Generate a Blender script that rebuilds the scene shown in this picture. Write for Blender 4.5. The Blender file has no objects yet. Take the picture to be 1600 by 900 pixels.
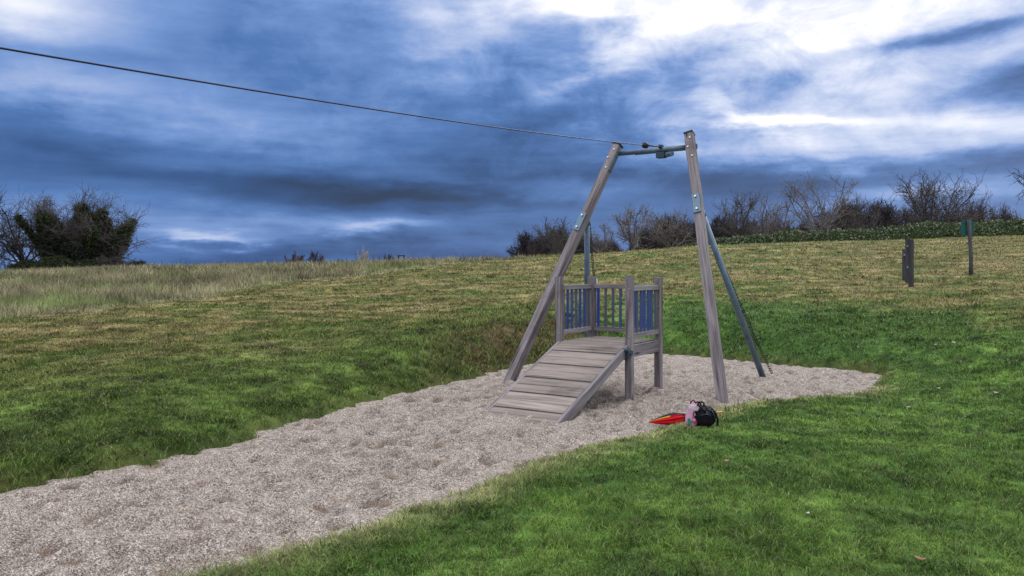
import bpy, bmesh, math, random
import numpy as np
from mathutils import Vector, Matrix

C = bpy.context.scene.collection
S = bpy.context.scene
R = math.radians
F = 1250.0          # focal length in photo pixels (1600 wide)
EYE = 1.7
HOR = 415.0         # image row of the true horizon

# ------------------------------------------------------------------ camera
cam = bpy.data.cameras.new('camera'); co = bpy.data.objects.new('camera', cam); C.objects.link(co)
co.location = (0, 0, EYE); co.rotation_euler = (R(90), 0, 0)
cam.sensor_width = 36; cam.lens = 36 * F / 1600; cam.shift_y = -(450 - HOR) / 1600
cam.clip_start = .05; cam.clip_end = 6000
S.camera = co
S.view_settings.view_transform = 'Standard'; S.view_settings.look = 'None'
S.view_settings.exposure = 0.10; S.view_settings.gamma = 1; S.view_settings.use_curve_mapping = False
S.render.resolution_x = 1024; S.render.resolution_y = 576

# ------------------------------------------------------------------ node maths helper
class NT:
    def __init__(s, nt): s.nt = nt
    def node(s, t, **k):
        n = s.nt.nodes.new(t)
        for a, b in k.items(): setattr(n, a, b)
        return n
    def put(s, sock, v):
        if isinstance(v, V): s.nt.links.new(v.o, sock)
        elif isinstance(v, bpy.types.NodeSocket): s.nt.links.new(v, sock)
        else: sock.default_value = v
    def m(s, op, a, b=None, c=None, clamp=False):
        n = s.node('ShaderNodeMath', operation=op, use_clamp=clamp)
        s.put(n.inputs[0], a)
        if b is not None: s.put(n.inputs[1], b)
        if c is not None: s.put(n.inputs[2], c)
        return V(s, n.outputs[0])
    def comb(s, x, y, z):
        n = s.node('ShaderNodeCombineXYZ')
        for i, v in enumerate((x, y, z)): s.put(n.inputs[i], v)
        return n.outputs[0]
    def noise(s, vec, scale, detail=4, rough=.5, dist=0, lac=2.0):
        n = s.node('ShaderNodeTexNoise'); s.put(n.inputs['Vector'], vec)
        n.inputs['Scale'].default_value = scale; n.inputs['Detail'].default_value = detail
        n.inputs['Roughness'].default_value = rough; n.inputs['Distortion'].default_value = dist
        n.inputs['Lacunarity'].default_value = lac
        return V(s, n.outputs['Fac'])
    def voro(s, vec, scale, out='Distance', feature='F1', rnd=1):
        n = s.node('ShaderNodeTexVoronoi', feature=feature); s.put(n.inputs['Vector'], vec)
        n.inputs['Scale'].default_value = scale; n.inputs['Randomness'].default_value = rnd
        return n.outputs[out]
    def ramp(s, fac, stops, interp='LINEAR'):
        n = s.node('ShaderNodeValToRGB'); s.put(n.inputs[0], fac); cr = n.color_ramp; cr.interpolation = interp
        while len(cr.elements) < len(stops): cr.elements.new(.5)
        for e, (p, c) in zip(cr.elements, stops):
            e.position = p; e.color = (*c, 1) if len(c) == 3 else c
        return n.outputs[0]
    def mix(s, f, a, b, blend='MIX'):
        n = s.node('ShaderNodeMix', data_type='RGBA', blend_type=blend, clamp_factor=True)
        s.put(n.inputs[0], f)
        s.put(n.inputs[6], (*a, 1) if isinstance(a, tuple) else a)
        s.put(n.inputs[7], (*b, 1) if isinstance(b, tuple) else b)
        return n.outputs[2]
    def mapping(s, vec, scale=(1, 1, 1), loc=(0, 0, 0)):
        n = s.node('ShaderNodeMapping'); s.put(n.inputs[0], vec)
        n.inputs['Scale'].default_value = scale; n.inputs['Location'].default_value = loc
        return n.outputs[0]
    def sstep(s, x, a, b):
        n = s.node('ShaderNodeMapRange', interpolation_type='SMOOTHSTEP')
        s.put(n.inputs[0], x); n.inputs[1].default_value = a; n.inputs[2].default_value = b
        n.inputs[3].default_value = 0; n.inputs[4].default_value = 1
        return V(s, n.outputs[0])
class V:
    def __init__(s, t, o): s.t = t; s.o = o
    def __add__(s, b): return s.t.m('ADD', s, b)
    __radd__ = __add__
    def __sub__(s, b): return s.t.m('SUBTRACT', s, b)
    def __rsub__(s, b): return s.t.m('SUBTRACT', b, s)
    def __mul__(s, b): return s.t.m('MULTIPLY', s, b)
    __rmul__ = __mul__
    def __truediv__(s, b): return s.t.m('DIVIDE', s, b)

def srgb(r, g, b):
    f = lambda c: (c / 255 / 12.92) if c <= 10 else ((c / 255 + .055) / 1.055) ** 2.4
    return (f(r), f(g), f(b))

# ------------------------------------------------------------------ sky and sun
SUN_EL, SUN_AZ = R(34), R(38)      # azimuth measured from +Y towards +X
w = bpy.data.worlds.new('World'); S.world = w; w.use_nodes = True
nt = w.node_tree; nt.nodes.clear(); T = NT(nt)
tc = T.node('ShaderNodeTexCoord'); sep = T.node('ShaderNodeSeparateXYZ')
nt.links.new(tc.outputs['Generated'], sep.inputs[0])
X, Y, Z = [V(T, sep.outputs[i]) for i in range(3)]
Zc = T.m('MAXIMUM', Z, 0.0)
az = T.m('ARCTAN2', X, Y); el = T.m('ARCSINE', T.m('MINIMUM', Zc, .9999))
den = Zc + 0.13
cp = T.comb(X / den, Y / den, 0.0)            # position on a cloud deck, so clouds flatten towards the horizon
n1 = T.noise(cp, 0.75, 6, .55); n2 = T.noise(T.mapping(cp, (1, 1, 1), (7.3, 2.1, 4)), 0.75, 6, .55)
dirv = tc.outputs['Generated']
n3 = T.noise(T.mapping(dirv, (1, 1, 3.0)), 5.5, 7, .56); n4 = T.noise(T.mapping(dirv, (1, 1, 2.2), (3, 9, 2)), 9, 8, .6)
n5 = T.noise(T.mapping(dirv, (1, 1, 6.0), (5, 1, 2)), 4.0, 5, .5)
aw = az + (n1 - .5) * .10 + (n3 - .5) * .16 + (n4 - .5) * .05
ew = el + (n2 - .5) * .05 + (n5 - .5) * .055 + (n4 - .5) * .035
def P(px, py):
    a = math.atan((px - 800) / F); return a, math.atan((HOR - py) / F * math.cos(a))
L = (n1 - .5) * .28 + 0.415
L = L + (n3 - .5) * .26 + (n5 - .5) * .15 + (n4 - .5) * .14
blobs = [  # px, py, half width, half height, amount, tilt
    (10, 0, 110, 42, .50, 0), (30, 150, 130, 30, .22, 0), (330, 185, 260, 32, .10, 6), (420, 60, 260, 60, .03, 0),
    (740, 62, 90, 22, .14, -14), (620, 0, 200, 14, .15, 0),
    (230, 245, 380, 44, -.12, 6), (640, 305, 150, 15, -.30, 2), (420, 305, 240, 22, -.14, 5), (830, 235, 200, 42, -.20, 0),
    (330, 366, 66, 7, .32, 3), (570, 360, 66, 8, .22, -2), (430, 350, 260, 12, .10, 0), (500, 398, 700, 24, -.17, 0), (1250, 330, 400, 30, -.06, 0),
    (900, 296, 120, 16, .20, -3), (880, 355, 120, 10, -.05, 0),
    (940, 140, 150, 60, -.10, 0), (1110, 10, 240, 34, .30, 0), (1250, 215, 280, 26, .12, 0), (985, 34, 26, 14, -.25, 0), (905, 8, 110, 20, .50, 0), (1000, 75, 90, 22, .2, -20), (925, 105, 120, 14, .16, -25),
    (1270, 90, 250, 70, .26, 0), (1400, 130, 330, 80, .22, 0), (1190, 186, 95, 7, .36, 3), (1120, 158, 30, 14, .22, 60), (1500, 10, 200, 30, .30, 0),
    (1590, 130, 80, 24, -.34, 0), (1440, 78, 110, 12, -.35, -6), (1190, 145, 55, 16, -.20, 0),
    (1480, 185, 180, 12, .20, 4), (1330, 215, 340, 22, .06, 0), (1250, 268, 380, 22, -.22, 0),
    (1380, 232, 200, 10, .08, 0), (1480, 300, 200, 12, .14, 0), (1150, 300, 200, 30, -.08, 0), (60, 380, 90, 22, .22, 0),
]
for px, py, sx, sy, amp, tilt in blobs:
    a0, e0 = P(px, py); sx /= F; sy /= F; t = R(tilt)
    da = aw - a0; de = ew - e0
    if tilt:
        qa = da * (math.cos(t) / sx) - de * (math.sin(t) / sx); qe = da * (math.sin(t) / sy) + de * (math.cos(t) / sy)
    else:
        qa = da * (1 / sx); qe = de * (1 / sy)
    g = T.m('EXPONENT', (qa * qa + qe * qe) * -0.7)
    L = T.m('MULTIPLY_ADD', g, amp, L)
n7 = T.noise(T.mapping(dirv, (1, 1, 11.0), (2, 6, 3)), 4.5, 7, .6, .3); n8 = T.noise(T.mapping(dirv, (1, 1, 5.0), (8, 6, 1)), 13, 7, .62, .2)
low = 1.0 - T.sstep(el, R(7), R(18))
L = L + (n7 - .5) * (low * .17 + .02) + (n8 - .5) * .09
n6 = T.noise(T.mapping(dirv, (1, 1, 1.7), (1, 4, 7)), 11, 8, .62, .4)
a0, e0 = P(1180, 90); qa = (aw - a0) * (1 / .36); qe = (ew - e0) * (1 / .10)
bil = T.m('EXPONENT', (qa * qa + qe * qe) * -0.6)
L = L + (n6 - .5) * (bil * .85 + .12)
# out of the frame: sky overhead and behind, brightened to throw more light on the ground
up = T.sstep(el, R(20), R(42)); back = T.sstep(T.m('ABSOLUTE', az), R(50), R(110)) * T.sstep(el, R(-2), R(22))
L = L + up * .40 + back * .25
col = T.ramp(L, [(0.0, srgb(28, 50, 86)), (.20, srgb(45, 80, 133)), (.38, srgb(78, 117, 178)), (.52, srgb(118, 151, 208)),
                 (.68, srgb(174, 191, 229)), (.84, srgb(216, 224, 245)), (.97, srgb(252, 252, 254))])
gain = 1.0 + up * .95 + back * .25
colg = T.mix(T.m('MAXIMUM', up, back) * .80, col, (.80, .80, .82))
clouds = T.node('ShaderNodeBackground'); nt.links.new(colg, clouds.inputs[0]); T.put(clouds.inputs[1], gain)
sky = T.node('ShaderNodeTexSky', sky_type='NISHITA', sun_disc=False)
sky.sun_elevation = SUN_EL; sky.sun_rotation = SUN_AZ
bg = T.node('ShaderNodeBackground'); nt.links.new(sky.outputs[0], bg.inputs[0]); bg.inputs[1].default_value = .08
mx = T.node('ShaderNodeMixShader'); mx.inputs[0].default_value = .94
nt.links.new(bg.outputs[0], mx.inputs[1]); nt.links.new(clouds.outputs[0], mx.inputs[2])
out = T.node('ShaderNodeOutputWorld'); nt.links.new(mx.outputs[0], out.inputs[0])

sl = bpy.data.lights.new('sun', 'SUN'); sl.energy = 1.5; sl.angle = R(10); sl.color = (1, .95, .88)
so = bpy.data.objects.new('sun', sl); C.objects.link(so)
sd_ = Vector((math.sin(SUN_AZ) * math.cos(SUN_EL), math.cos(SUN_AZ) * math.cos(SUN_EL), math.sin(SUN_EL)))
so.rotation_euler = sd_.to_track_quat('Z', 'Y').to_euler(); so.location = (0, 0, 30)

# ------------------------------------------------------------------ materials
def material(name):
    m = bpy.data.materials.new(name); m.use_nodes = True; m.node_tree.nodes.clear()
    t = NT(m.node_tree); b = t.node('ShaderNodeBsdfPrincipled'); o = t.node('ShaderNodeOutputMaterial')
    m.node_tree.links.new(b.outputs[0], o.inputs[0])
    return m, t, b, o
def bump(t, b, h, strength, dist):
    n = t.node('ShaderNodeBump'); t.put(n.inputs['Height'], h); n.inputs['Strength'].default_value = strength
    n.inputs['Distance'].default_value = dist; t.nt.links.new(n.outputs[0], b.inputs['Normal'])
def objc(t): return t.node('ShaderNodeTexCoord').outputs['Object']
def wood(name, light, mid, dark, sc=1.0, axis=2, knots=.5):
    m, t, b, o = material(name); c = objc(t); rnd = t.node('ShaderNodeObjectInfo').outputs['Random']
    ad = t.node('ShaderNodeVectorMath', operation='ADD'); t.put(ad.inputs[0], c)
    rr = V(t, rnd) * 37.0; t.put(ad.inputs[1], t.comb(rr, rr, rr))
    s = [34 * sc] * 3; s[axis] = 1.3 * sc
    s2 = [9 * sc] * 3; s2[axis] = .8 * sc
    g = t.noise(t.mapping(ad.outputs[0], s), 1, 6, .65, .6); g2 = t.noise(t.mapping(ad.outputs[0], s2), 1, 4, .6, 1.2)
    f = g * .65 + g2 * .5 - .04
    cc = t.ramp(f, [(.30, dark), (.44, mid), (.60, light), (.78, tuple(min(1, x * 1.25) for x in light))])
    blot = t.noise(ad.outputs[0], 2.3, 5, .6)
    cc = t.mix(t.sstep(blot, .52, .75) * .45, cc, dark)
    cr = t.sstep(g, .30, .36)
    cc = t.mix(1.0 - cr, cc, tuple(x * .35 for x in dark))
    km = [5 * sc] * 3; km[axis] = 1.1 * sc
    kd = V(t, t.voro(t.mapping(ad.outputs[0], km), 1)); knot = 1.0 - t.sstep(kd, .05, .13)
    cc = t.mix(knot * .8, cc, tuple(x * .5 for x in dark))
    ck = [55 * sc] * 3; ck[axis] = .55 * sc
    crack = t.sstep(t.noise(t.mapping(ad.outputs[0], ck), 1, 3, .5), .66, .70)
    cc = t.mix(crack * .8, cc, tuple(x * .3 for x in dark))
    lich = t.sstep(t.noise(ad.outputs[0], 5.5, 6, .7), .60, .72)
    cc = t.mix(lich * .35, cc, (.17, .185, .13))
    br = V(t, rnd) * .35 + .82
    cc = t.mix(1.0, cc, t.comb(br, br, br), 'MULTIPLY')
    t.put(b.inputs['Base Color'], cc); b.inputs['Roughness'].default_value = .82
    b.inputs['Specular IOR Level'].default_value = .3
    bump(t, b, f, .55, .006)
    return m
M = {}
M['wood'] = wood('weathered_timber', (.262, .232, .244), (.125, .105, .113), (.030, .023, .024))
M['rail'] = wood('rail_timber', (.255, .232, .245), (.15, .134, .140), (.05, .042, .048), 1, 0)
M['board'] = wood('board_timber', (.275, .235, .21), (.175, .146, .130), (.055, .043, .038), .8, 0)
M['far_wood'] = wood('post_timber', (.075, .068, .078), (.040, .036, .041), (.014, .012, .014), .6)

def plain(name, col, rough=.6, metal=0, var=.25, scale=8, bumpk=.2, bdist=.003, spec=.4):
    m, t, b, o = material(name); c = objc(t)
    n = t.noise(c, scale, 5, .6); n2 = t.noise(c, scale * 6, 3, .6)
    f = (n - .5) * (2 * var) + (n2 - .5) * var + 1.0
    cc = t.mix(1.0, col, t.comb(f, f, f), 'MULTIPLY')
    t.put(b.inputs['Base Color'], cc); b.inputs['Roughness'].default_value = rough; b.inputs['Metallic'].default_value = metal
    b.inputs['Specular IOR Level'].default_value = spec
    bump(t, b, n2, bumpk, bdist)
    return m
def steel(name, a, b_, rough=.5, metal=.55):
    m, t, b, o = material(name); c = objc(t)
    n = t.noise(c, 5, 6, .65, .5); n2 = t.noise(t.mapping(c, (14, 14, 2)), 1, 5, .6)
    cc = t.ramp(n * .6 + n2 * .4, [(.36, b_), (.5, a), (.66, tuple(min(1, x * 1.35) for x in a))])
    t.put(b.inputs['Base Color'], cc); b.inputs['Roughness'].default_value = rough; b.inputs['Metallic'].default_value = metal
    bump(t, b, n, .15, .003)
    return m
M['galv'] = steel('galvanised_steel', (.125, .175, .235), (.06, .088, .125))
M['galv_light'] = steel('bright_galvanised_steel', (.30, .37, .42), (.17, .22, .25), .45)
M['plate'] = plain('zinc_plate', (.13, .20, .27), .45, .5, .2, 20)
M['bolt'] = plain('bolt_steel', (.55, .57, .6), .35, .8, .2, 30)
M['black'] = plain('black_rubber', (.018, .018, .024), .6, 0, .2, 20)
M['rust'] = plain('dark_chain_steel', (.035, .033, .04), .6, .4, .3, 30)
M['cable'] = plain('steel_rope', (.022, .025, .05), .5, .5, .2, 60)
M['hinge'] = plain('blue_grey_hinge', (.045, .075, .11), .5, .4, .3, 30)
M['pale_post'] = plain('pale_pole', (.30, .28, .31), .6, 0, .3, 10)
def slat_mat():
    m, t, b, o = material('blue_slat_paint'); c = objc(t); rnd = V(t, t.node('ShaderNodeObjectInfo').outputs['Random'])
    n = t.noise(t.mapping(c, (40, 40, 4)), 1, 5, .65, .5); n2 = t.noise(t.mapping(c, (6, 6, 2.5)), 1, 3, .6)
    worn = t.sstep(n * .45 + n2 * .3 + rnd * .42, .42, .72)
    cc = t.mix(worn, (.014, .050, .27), (.075, .090, .125))
    t.put(b.inputs['Base Color'], cc); b.inputs['Roughness'].default_value = .55
    bump(t, b, n, .3, .003)
    return m
M['slat'] = slat_mat()

def vcol_mat(name, trans=.3, rough=.7, spec=.10):
    m, t, b, o = material(name)
    a = t.node('ShaderNodeAttribute', attribute_name='tint').outputs['Color']
    t.put(b.inputs['Base Color'], a); b.inputs['Roughness'].default_value = rough; b.inputs['Specular IOR Level'].default_value = spec
    if trans:
        tr = t.node('ShaderNodeBsdfTranslucent'); t.put(tr.inputs[0], a)
        mxs = t.node('ShaderNodeMixShader'); mxs.inputs[0].default_value = trans
        t.nt.links.new(b.outputs[0], mxs.inputs[1]); t.nt.links.new(tr.outputs[0], mxs.inputs[2]); t.nt.links.new(mxs.outputs[0], o.inputs[0])
    return m
M['grass'] = vcol_mat('grass_blades')
M['leaf'] = vcol_mat('leaves', .15)
def bark(name, light, dark, sc=3.0):
    m, t, b, o = material(name); c = objc(t)
    n = t.noise(c, sc, 5, .65); n2 = t.noise(c, sc * .25, 3, .5)
    cc = t.ramp(n * .6 + n2 * .4, [(.35, dark), (.62, light)])
    t.put(b.inputs['Base Color'], cc); b.inputs['Roughness'].default_value = .85; b.inputs['Specular IOR Level'].default_value = .2
    return m
M['bark_pale'] = bark('pale_bark', (.21, .188, .178), (.07, .06, .057))
M['bark_grey'] = bark('grey_bark', (.11, .098, .095), (.04, .034, .034))
M['bark_dark'] = bark('dark_bark', (.060, .052, .056), (.022, .019, .022))
M['bark_red'] = bark('ruddy_bark', (.095, .072, .070), (.036, .027, .028))

def ground_mat():
    m, t, b, o = material('turf')
    a = t.node('ShaderNodeAttribute', attribute_name='tint').outputs['Color']; c = objc(t)
    n = t.noise(c, 9, 6, .65); n2 = t.noise(c, 60, 4, .7); n3 = t.noise(t.mapping(c, (1, 2.2, 1)), 1.6, 4, .6)
    f = (n - .5) * 1.3 + (n2 - .5) * 1.5 + (n3 - .5) * .6 + .92
    f = t.m('MAXIMUM', f, .18)
    cc = t.mix(1.0, a, t.comb(f, f, f), 'MULTIPLY')
    straw = t.sstep(t.noise(c, 28, 4, .7), .60, .74)
    cc = t.mix(straw * .35, cc, (.20, .17, .085))
    t.put(b.inputs['Base Color'], cc); b.inputs['Roughness'].default_value = .95; b.inputs['Specular IOR Level'].default_value = .1
    bump(t, b, n * .5 + n2 * .5, .9, .05)
    return m
M['turf'] = ground_mat()
def gravel_mat(loose=False):
    m, t, b, o = material('loose_pebbles' if loose else 'pea_gravel'); 
    if loose:
        a = t.node('ShaderNodeAttribute', attribute_name='tint').outputs['Color']
        t.put(b.inputs['Base Color'], a); b.inputs['Roughness'].default_value = .8; return m
    c = objc(t)
    vn = t.node('ShaderNodeTexVoronoi'); t.put(vn.inputs['Vector'], c); vn.inputs['Scale'].default_value = 130
    vs = t.node('ShaderNodeSeparateColor'); t.put(vs.inputs[0], vn.outputs['Color'])
    base = t.ramp(vs.outputs[0], [(0, (.09, .075, .07)), (.2, (.29, .245, .210)), (.55, (.465, .40, .35)), (.85, (.61, .535, .475)), (1, (.76, .68, .61))])
    crack = t.sstep(vn.outputs['Distance'], .45, .80)
    base = t.mix(crack * .65, base, (.12, .10, .095))
    big = t.noise(c, 1.3, 5, .6); mid = t.noise(c, 7, 5, .65)
    d = t.node('ShaderNodeAttribute', attribute_name='tint'); ds = t.node('ShaderNodeSeparateColor'); t.put(ds.inputs[0], d.outputs['Color'])
    damp = t.sstep(V(t, ds.outputs[0]) * .65 + big * .9 + mid * .5, .80, 1.18)
    base = t.mix(damp * .6, base, (.15, .095, .062))
    f = (mid - .5) * 1.1 + (t.noise(c, 38, 4, .75) - .5) * 1.7 + 1.0
    base = t.mix(1.0, base, t.comb(f, f, f), 'MULTIPLY')
    t.put(b.inputs['Base Color'], base); b.inputs['Roughness'].default_value = .9; b.inputs['Specular IOR Level'].default_value = .2
    hgt = (1.0 - V(t, vn.outputs['Distance'])) * .6 + t.noise(c, 26, 5, .7) * 1.6
    bump(t, b, hgt, .9, .022)
    return m
M['gravel'] = gravel_mat(); M['pebble'] = gravel_mat(True)

# ------------------------------------------------------------------ mesh helpers
def tag(o, label=None, cat=None, group=None, kind=None):
    if label: o['label'] = label
    if cat: o['category'] = cat
    if group: o['group'] = group
    if kind: o['kind'] = kind
    return o
def empty(name, loc, label, cat, group=None, rz=0):
    o = bpy.data.objects.new(name, None); C.objects.link(o); o.location = loc; o.rotation_euler = (0, 0, rz); o.empty_display_size = .2
    return tag(o, label, cat, group)
def np_mesh(name, verts, quads=None, tris=None, mat=None, parent=None, tint=None, smooth=False):
    me = bpy.data.meshes.new(name); verts = np.asarray(verts, np.float32)
    q = np.zeros((0, 4), np.int32) if quads is None else np.asarray(quads, np.int32)
    t = np.zeros((0, 3), np.int32) if tris is None else np.asarray(tris, np.int32)
    me.vertices.add(len(verts)); me.vertices.foreach_set('co', verts.ravel())
    loops = np.concatenate([q.ravel(), t.ravel()]).astype(np.int32)
    me.loops.add(len(loops)); me.loops.foreach_set('vertex_index', loops)
    n = len(q) + len(t); me.polygons.add(n)
    st = np.concatenate([np.arange(len(q)) * 4, len(q) * 4 + np.arange(len(t)) * 3]).astype(np.int32)
    me.polygons.foreach_set('loop_start', st)
    if smooth: me.polygons.foreach_set('use_smooth', np.ones(n, bool))
    me.update(calc_edges=True)
    if tint is not None:
        at = me.color_attributes.new('tint', 'FLOAT_COLOR', 'POINT')
        tt = np.ones((len(verts), 4), np.float32); tt[:, :3] = tint; at.data.foreach_set('color', tt.ravel())
    if mat: me.materials.append(mat)
    o = bpy.data.objects.new(name, me); C.objects.link(o)
    if parent: o.parent = parent
    return o
def bm_obj(name, bm, mat, parent=None, matrix=None, smooth=False, bev=0):
    me = bpy.data.meshes.new(name)
    if bev: bmesh.ops.bevel(bm, geom=[e for e in bm.edges if e.calc_face_angle(0) > .6], offset=bev, segments=2, affect='EDGES', profile=.6)
    bmesh.ops.recalc_face_normals(bm, faces=bm.faces)
    bm.to_mesh(me); bm.free()
    for m_ in (mat if isinstance(mat, list) else [mat]): me.materials.append(m_)
    if smooth: me.polygons.foreach_set('use_smooth', [True] * len(me.polygons))
    o = bpy.data.objects.new(name, me); C.objects.link(o)
    if matrix is not None:
        if parent: matrix = parent.matrix_basis.inverted() @ matrix
        o.matrix_basis = matrix
    if parent: o.parent = parent
    return o
def add_box(bm, c, s, rot=None, mi=0):
    g = bmesh.ops.create_cube(bm, size=1.0); mm = Matrix.Translation(c)
    if rot is not None: mm = mm @ rot.to_4x4()
    for v in g['verts']: v.co = mm @ Vector((v.co.x * s[0], v.co.y * s[1], v.co.z * s[2]))
    for f in set(f for v in g['verts'] for f in v.link_faces): f.material_index = mi
    return g['verts']
def add_cyl(bm, p0, p1, r0, r1=None, n=16, mi=0):
    p0 = Vector(p0); p1 = Vector(p1); r1 = r0 if r1 is None else r1; d = p1 - p0
    q = d.to_track_quat('Z', 'Y').to_matrix().to_4x4(); mm = Matrix.Translation((p0 + p1) / 2) @ q
    g = bmesh.ops.create_cone(bm, cap_ends=True, segments=n, radius1=r0, radius2=r1, depth=d.length, matrix=mm)
    for f in set(f for v in g['verts'] for f in v.link_faces): f.material_index = mi
    return g['verts']
def add_tube(bm, pts, rad, n=8, mi=0):
    pts = [Vector(p) for p in pts]; rs = rad if isinstance(rad, (list, tuple)) else [rad] * len(pts)
    rings = []; ref = Vector((0, 0, 1))
    for i, p in enumerate(pts):
        t = (pts[min(i + 1, len(pts) - 1)] - pts[max(i - 1, 0)]).normalized()
        if abs(t.dot(ref)) > .95: ref = Vector((1, .2, 0)).normalized()
        a = t.cross(ref).normalized(); b = t.cross(a)
        rings.append([bm.verts.new(p + (a * math.cos(k * 2 * math.pi / n) + b * math.sin(k * 2 * math.pi / n)) * rs[i]) for k in range(n)])
    for r0, r1 in zip(rings, rings[1:]):
        for k in range(n):
            f = bm.faces.new((r0[k], r0[(k + 1) % n], r1[(k + 1) % n], r1[k])); f.material_index = mi; f.smooth = True
    bm.faces.new(rings[0]).material_index = mi; bm.faces.new(rings[-1][::-1]).material_index = mi
def axis_matrix(p0, p1, xdir):
    """local Z from p0 to p1, local X as close as possible to xdir, origin at p0"""
    z = (Vector(p1) - Vector(p0)).normalized(); x = Vector(xdir); x = (x - z * x.dot(z)).normalized(); y = z.cross(x)
    m_ = Matrix((x, y, z)).transposed().to_4x4(); m_.translation = Vector(p0); return m_
def timber(name, p0, p1, sx, sy, mat, parent, xdir, bev=.006, z0=0, jitter=.003, seed=0, extra=None):
    """squared timber with slightly uneven faces, grain along local Z"""
    L_ = (Vector(p1) - Vector(p0)).length; bm = bmesh.new(); rr = random.Random(seed)
    n = max(2, int(L_ / .25)); rings = []
    for i in range(n + 1):
        z = z0 + (L_ - z0) * i / n; k = 1 + rr.uniform(-jitter, jitter) * 6; ox = rr.uniform(-jitter, jitter) * .5; oy = rr.uniform(-jitter, jitter) * .5
        b_ = bev
        pts = [(-sx/2 + b_, -sy/2), (sx/2 - b_, -sy/2), (sx/2, -sy/2 + b_), (sx/2, sy/2 - b_), (sx/2 - b_, sy/2), (-sx/2 + b_, sy/2), (-sx/2, sy/2 - b_), (-sx/2, -sy/2 + b_)]
        rings.append([bm.verts.new((x * k + ox, y * k + oy, z)) for x, y in pts])
    for a, b in zip(rings, rings[1:]):
        for k in range(8): bm.faces.new((a[k], a[(k + 1) % 8], b[(k + 1) % 8], b[k]))
    bm.faces.new(rings[0][::-1]); bm.faces.new(rings[-1])
    if extra: extra(bm)
    return bm_obj(name, bm, mat, parent, axis_matrix(p0, p1, xdir))

# numpy gradient noise
_p = np.random.RandomState(5).permutation(256); _p = np.concatenate([_p, _p])
_g = np.random.RandomState(6).uniform(0, 2 * np.pi, 256); _gx, _gy = np.cos(_g), np.sin(_g)
def perlin(x, y):
    xi = np.floor(x).astype(int); yi = np.floor(y).astype(int); xf = x - xi; yf = y - yi
    u = xf ** 3 * (xf * (xf * 6 - 15) + 10); v = yf ** 3 * (yf * (yf * 6 - 15) + 10)
    def gr(ix, iy, dx, dy):
        h = _p[(_p[ix & 255] + iy) & 255]; return _gx[h] * dx + _gy[h] * dy
    a = gr(xi, yi, xf, yf); b = gr(xi + 1, yi, xf - 1, yf); c = gr(xi, yi + 1, xf, yf - 1); d = gr(xi + 1, yi + 1, xf - 1, yf - 1)
    return (a + u * (b - a)) * (1 - v) + (c + u * (d - c)) * v
def fbm(x, y, s=1, o=4, r=.5):
    t = 0; a = 1; n = 0
    for k in range(o): t = t + a * perlin(x * s + 17.3 * k, y * s - 9.1 * k); n += a; a *= r; s = s * 2.03
    return t / n * 1.6
def sst(x, a, b):
    t = np.clip((x - a) / (b - a), 0, 1); return t * t * (3 - 2 * t)

# ------------------------------------------------------------------ terrain
def flat(px, py, z=0.0):
    Yd = F * (EYE - z) / (py - HOR); return ((px - 800) / F * Yd, Yd)
edge_px = [(-900, 980), (-300, 830), (0, 764), (100, 744), (240, 716), (350, 692), (450, 657), (550, 630), (640, 609), (720, 591), (790, 573),
           (860, 562), (950, 554), (1035, 551), (1100, 556), (1180, 564), (1260, 572), (1340, 577), (1388, 584), (1380, 600), (1345, 616),
           (1280, 623), (1200, 626), (1140, 637), (1060, 664), (1000, 681), (900, 706), (840, 727), (760, 765), (700, 786), (600, 817),
           (500, 855), (400, 885), (330, 905), (0, 1010)]
pit = np.array([flat(*p) for p in edge_px]); pit = np.vstack([pit, [[-3.4, 2.0], [-5.2, 2.4]]])
def pit_sd(x, y):
    """signed distance to the gravel pit, negative inside"""
    x = np.asarray(x, float); y = np.asarray(y, float); d = np.full(x.shape, 1e9); ins = np.zeros(x.shape, bool)
    for (ax, ay), (bx, by) in zip(pit, np.roll(pit, -1, 0)):
        ex, ey = bx - ax, by - ay; t = np.clip(((x - ax) * ex + (y - ay) * ey) / (ex * ex + ey * ey), 0, 1)
        d = np.minimum(d, (x - ax - t * ex) ** 2 + (y - ay - t * ey) ** 2)
        cnd = (ay > y) != (by > y)
        with np.errstate(divide='ignore', invalid='ignore'): ins ^= cnd & (x < (bx - ax) * (y - ay) / (by - ay if by != ay else 1e-9) + ax)
    d = np.sqrt(d); return np.where(ins, -d, d)
def psd(x, y):
    sd = np.full(np.shape(x), 30.0); x = np.asarray(x); y = np.asarray(y)
    k = (x > -12) & (x < 12) & (y > -2) & (y < 22)
    sd[k] = pit_sd(x[k], y[k]) + .19 * fbm(x[k], y[k], 1.6, 5, .7) + .15 * fbm(x[k], y[k], 4, 4, .75)
    return sd
cr_px = [-2000, -400, 0, 200, 400, 600, 800, 870, 950, 1000, 1100, 1200, 1400, 1600, 2600]
cr_py = [428, 428, 427, 419, 415, 410, 404, 399, 391, 387, 380, 375, 369, 362, 345]
ys_px = [-3000, -1000, -400, 0, 240, 450, 640, 800, 900, 1035, 1180, 1385, 1600, 2600]
ys_v = [4, 4.5, 5.2, 6.1, 7.1, 8.9, 11.0, 13.7, 15.0, 15.7, 14.4, 12.6, 10.5, 8]
YC = 60.0
def colpx(x, y): return 800 + F * x / np.maximum(y, 5.0)
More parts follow.
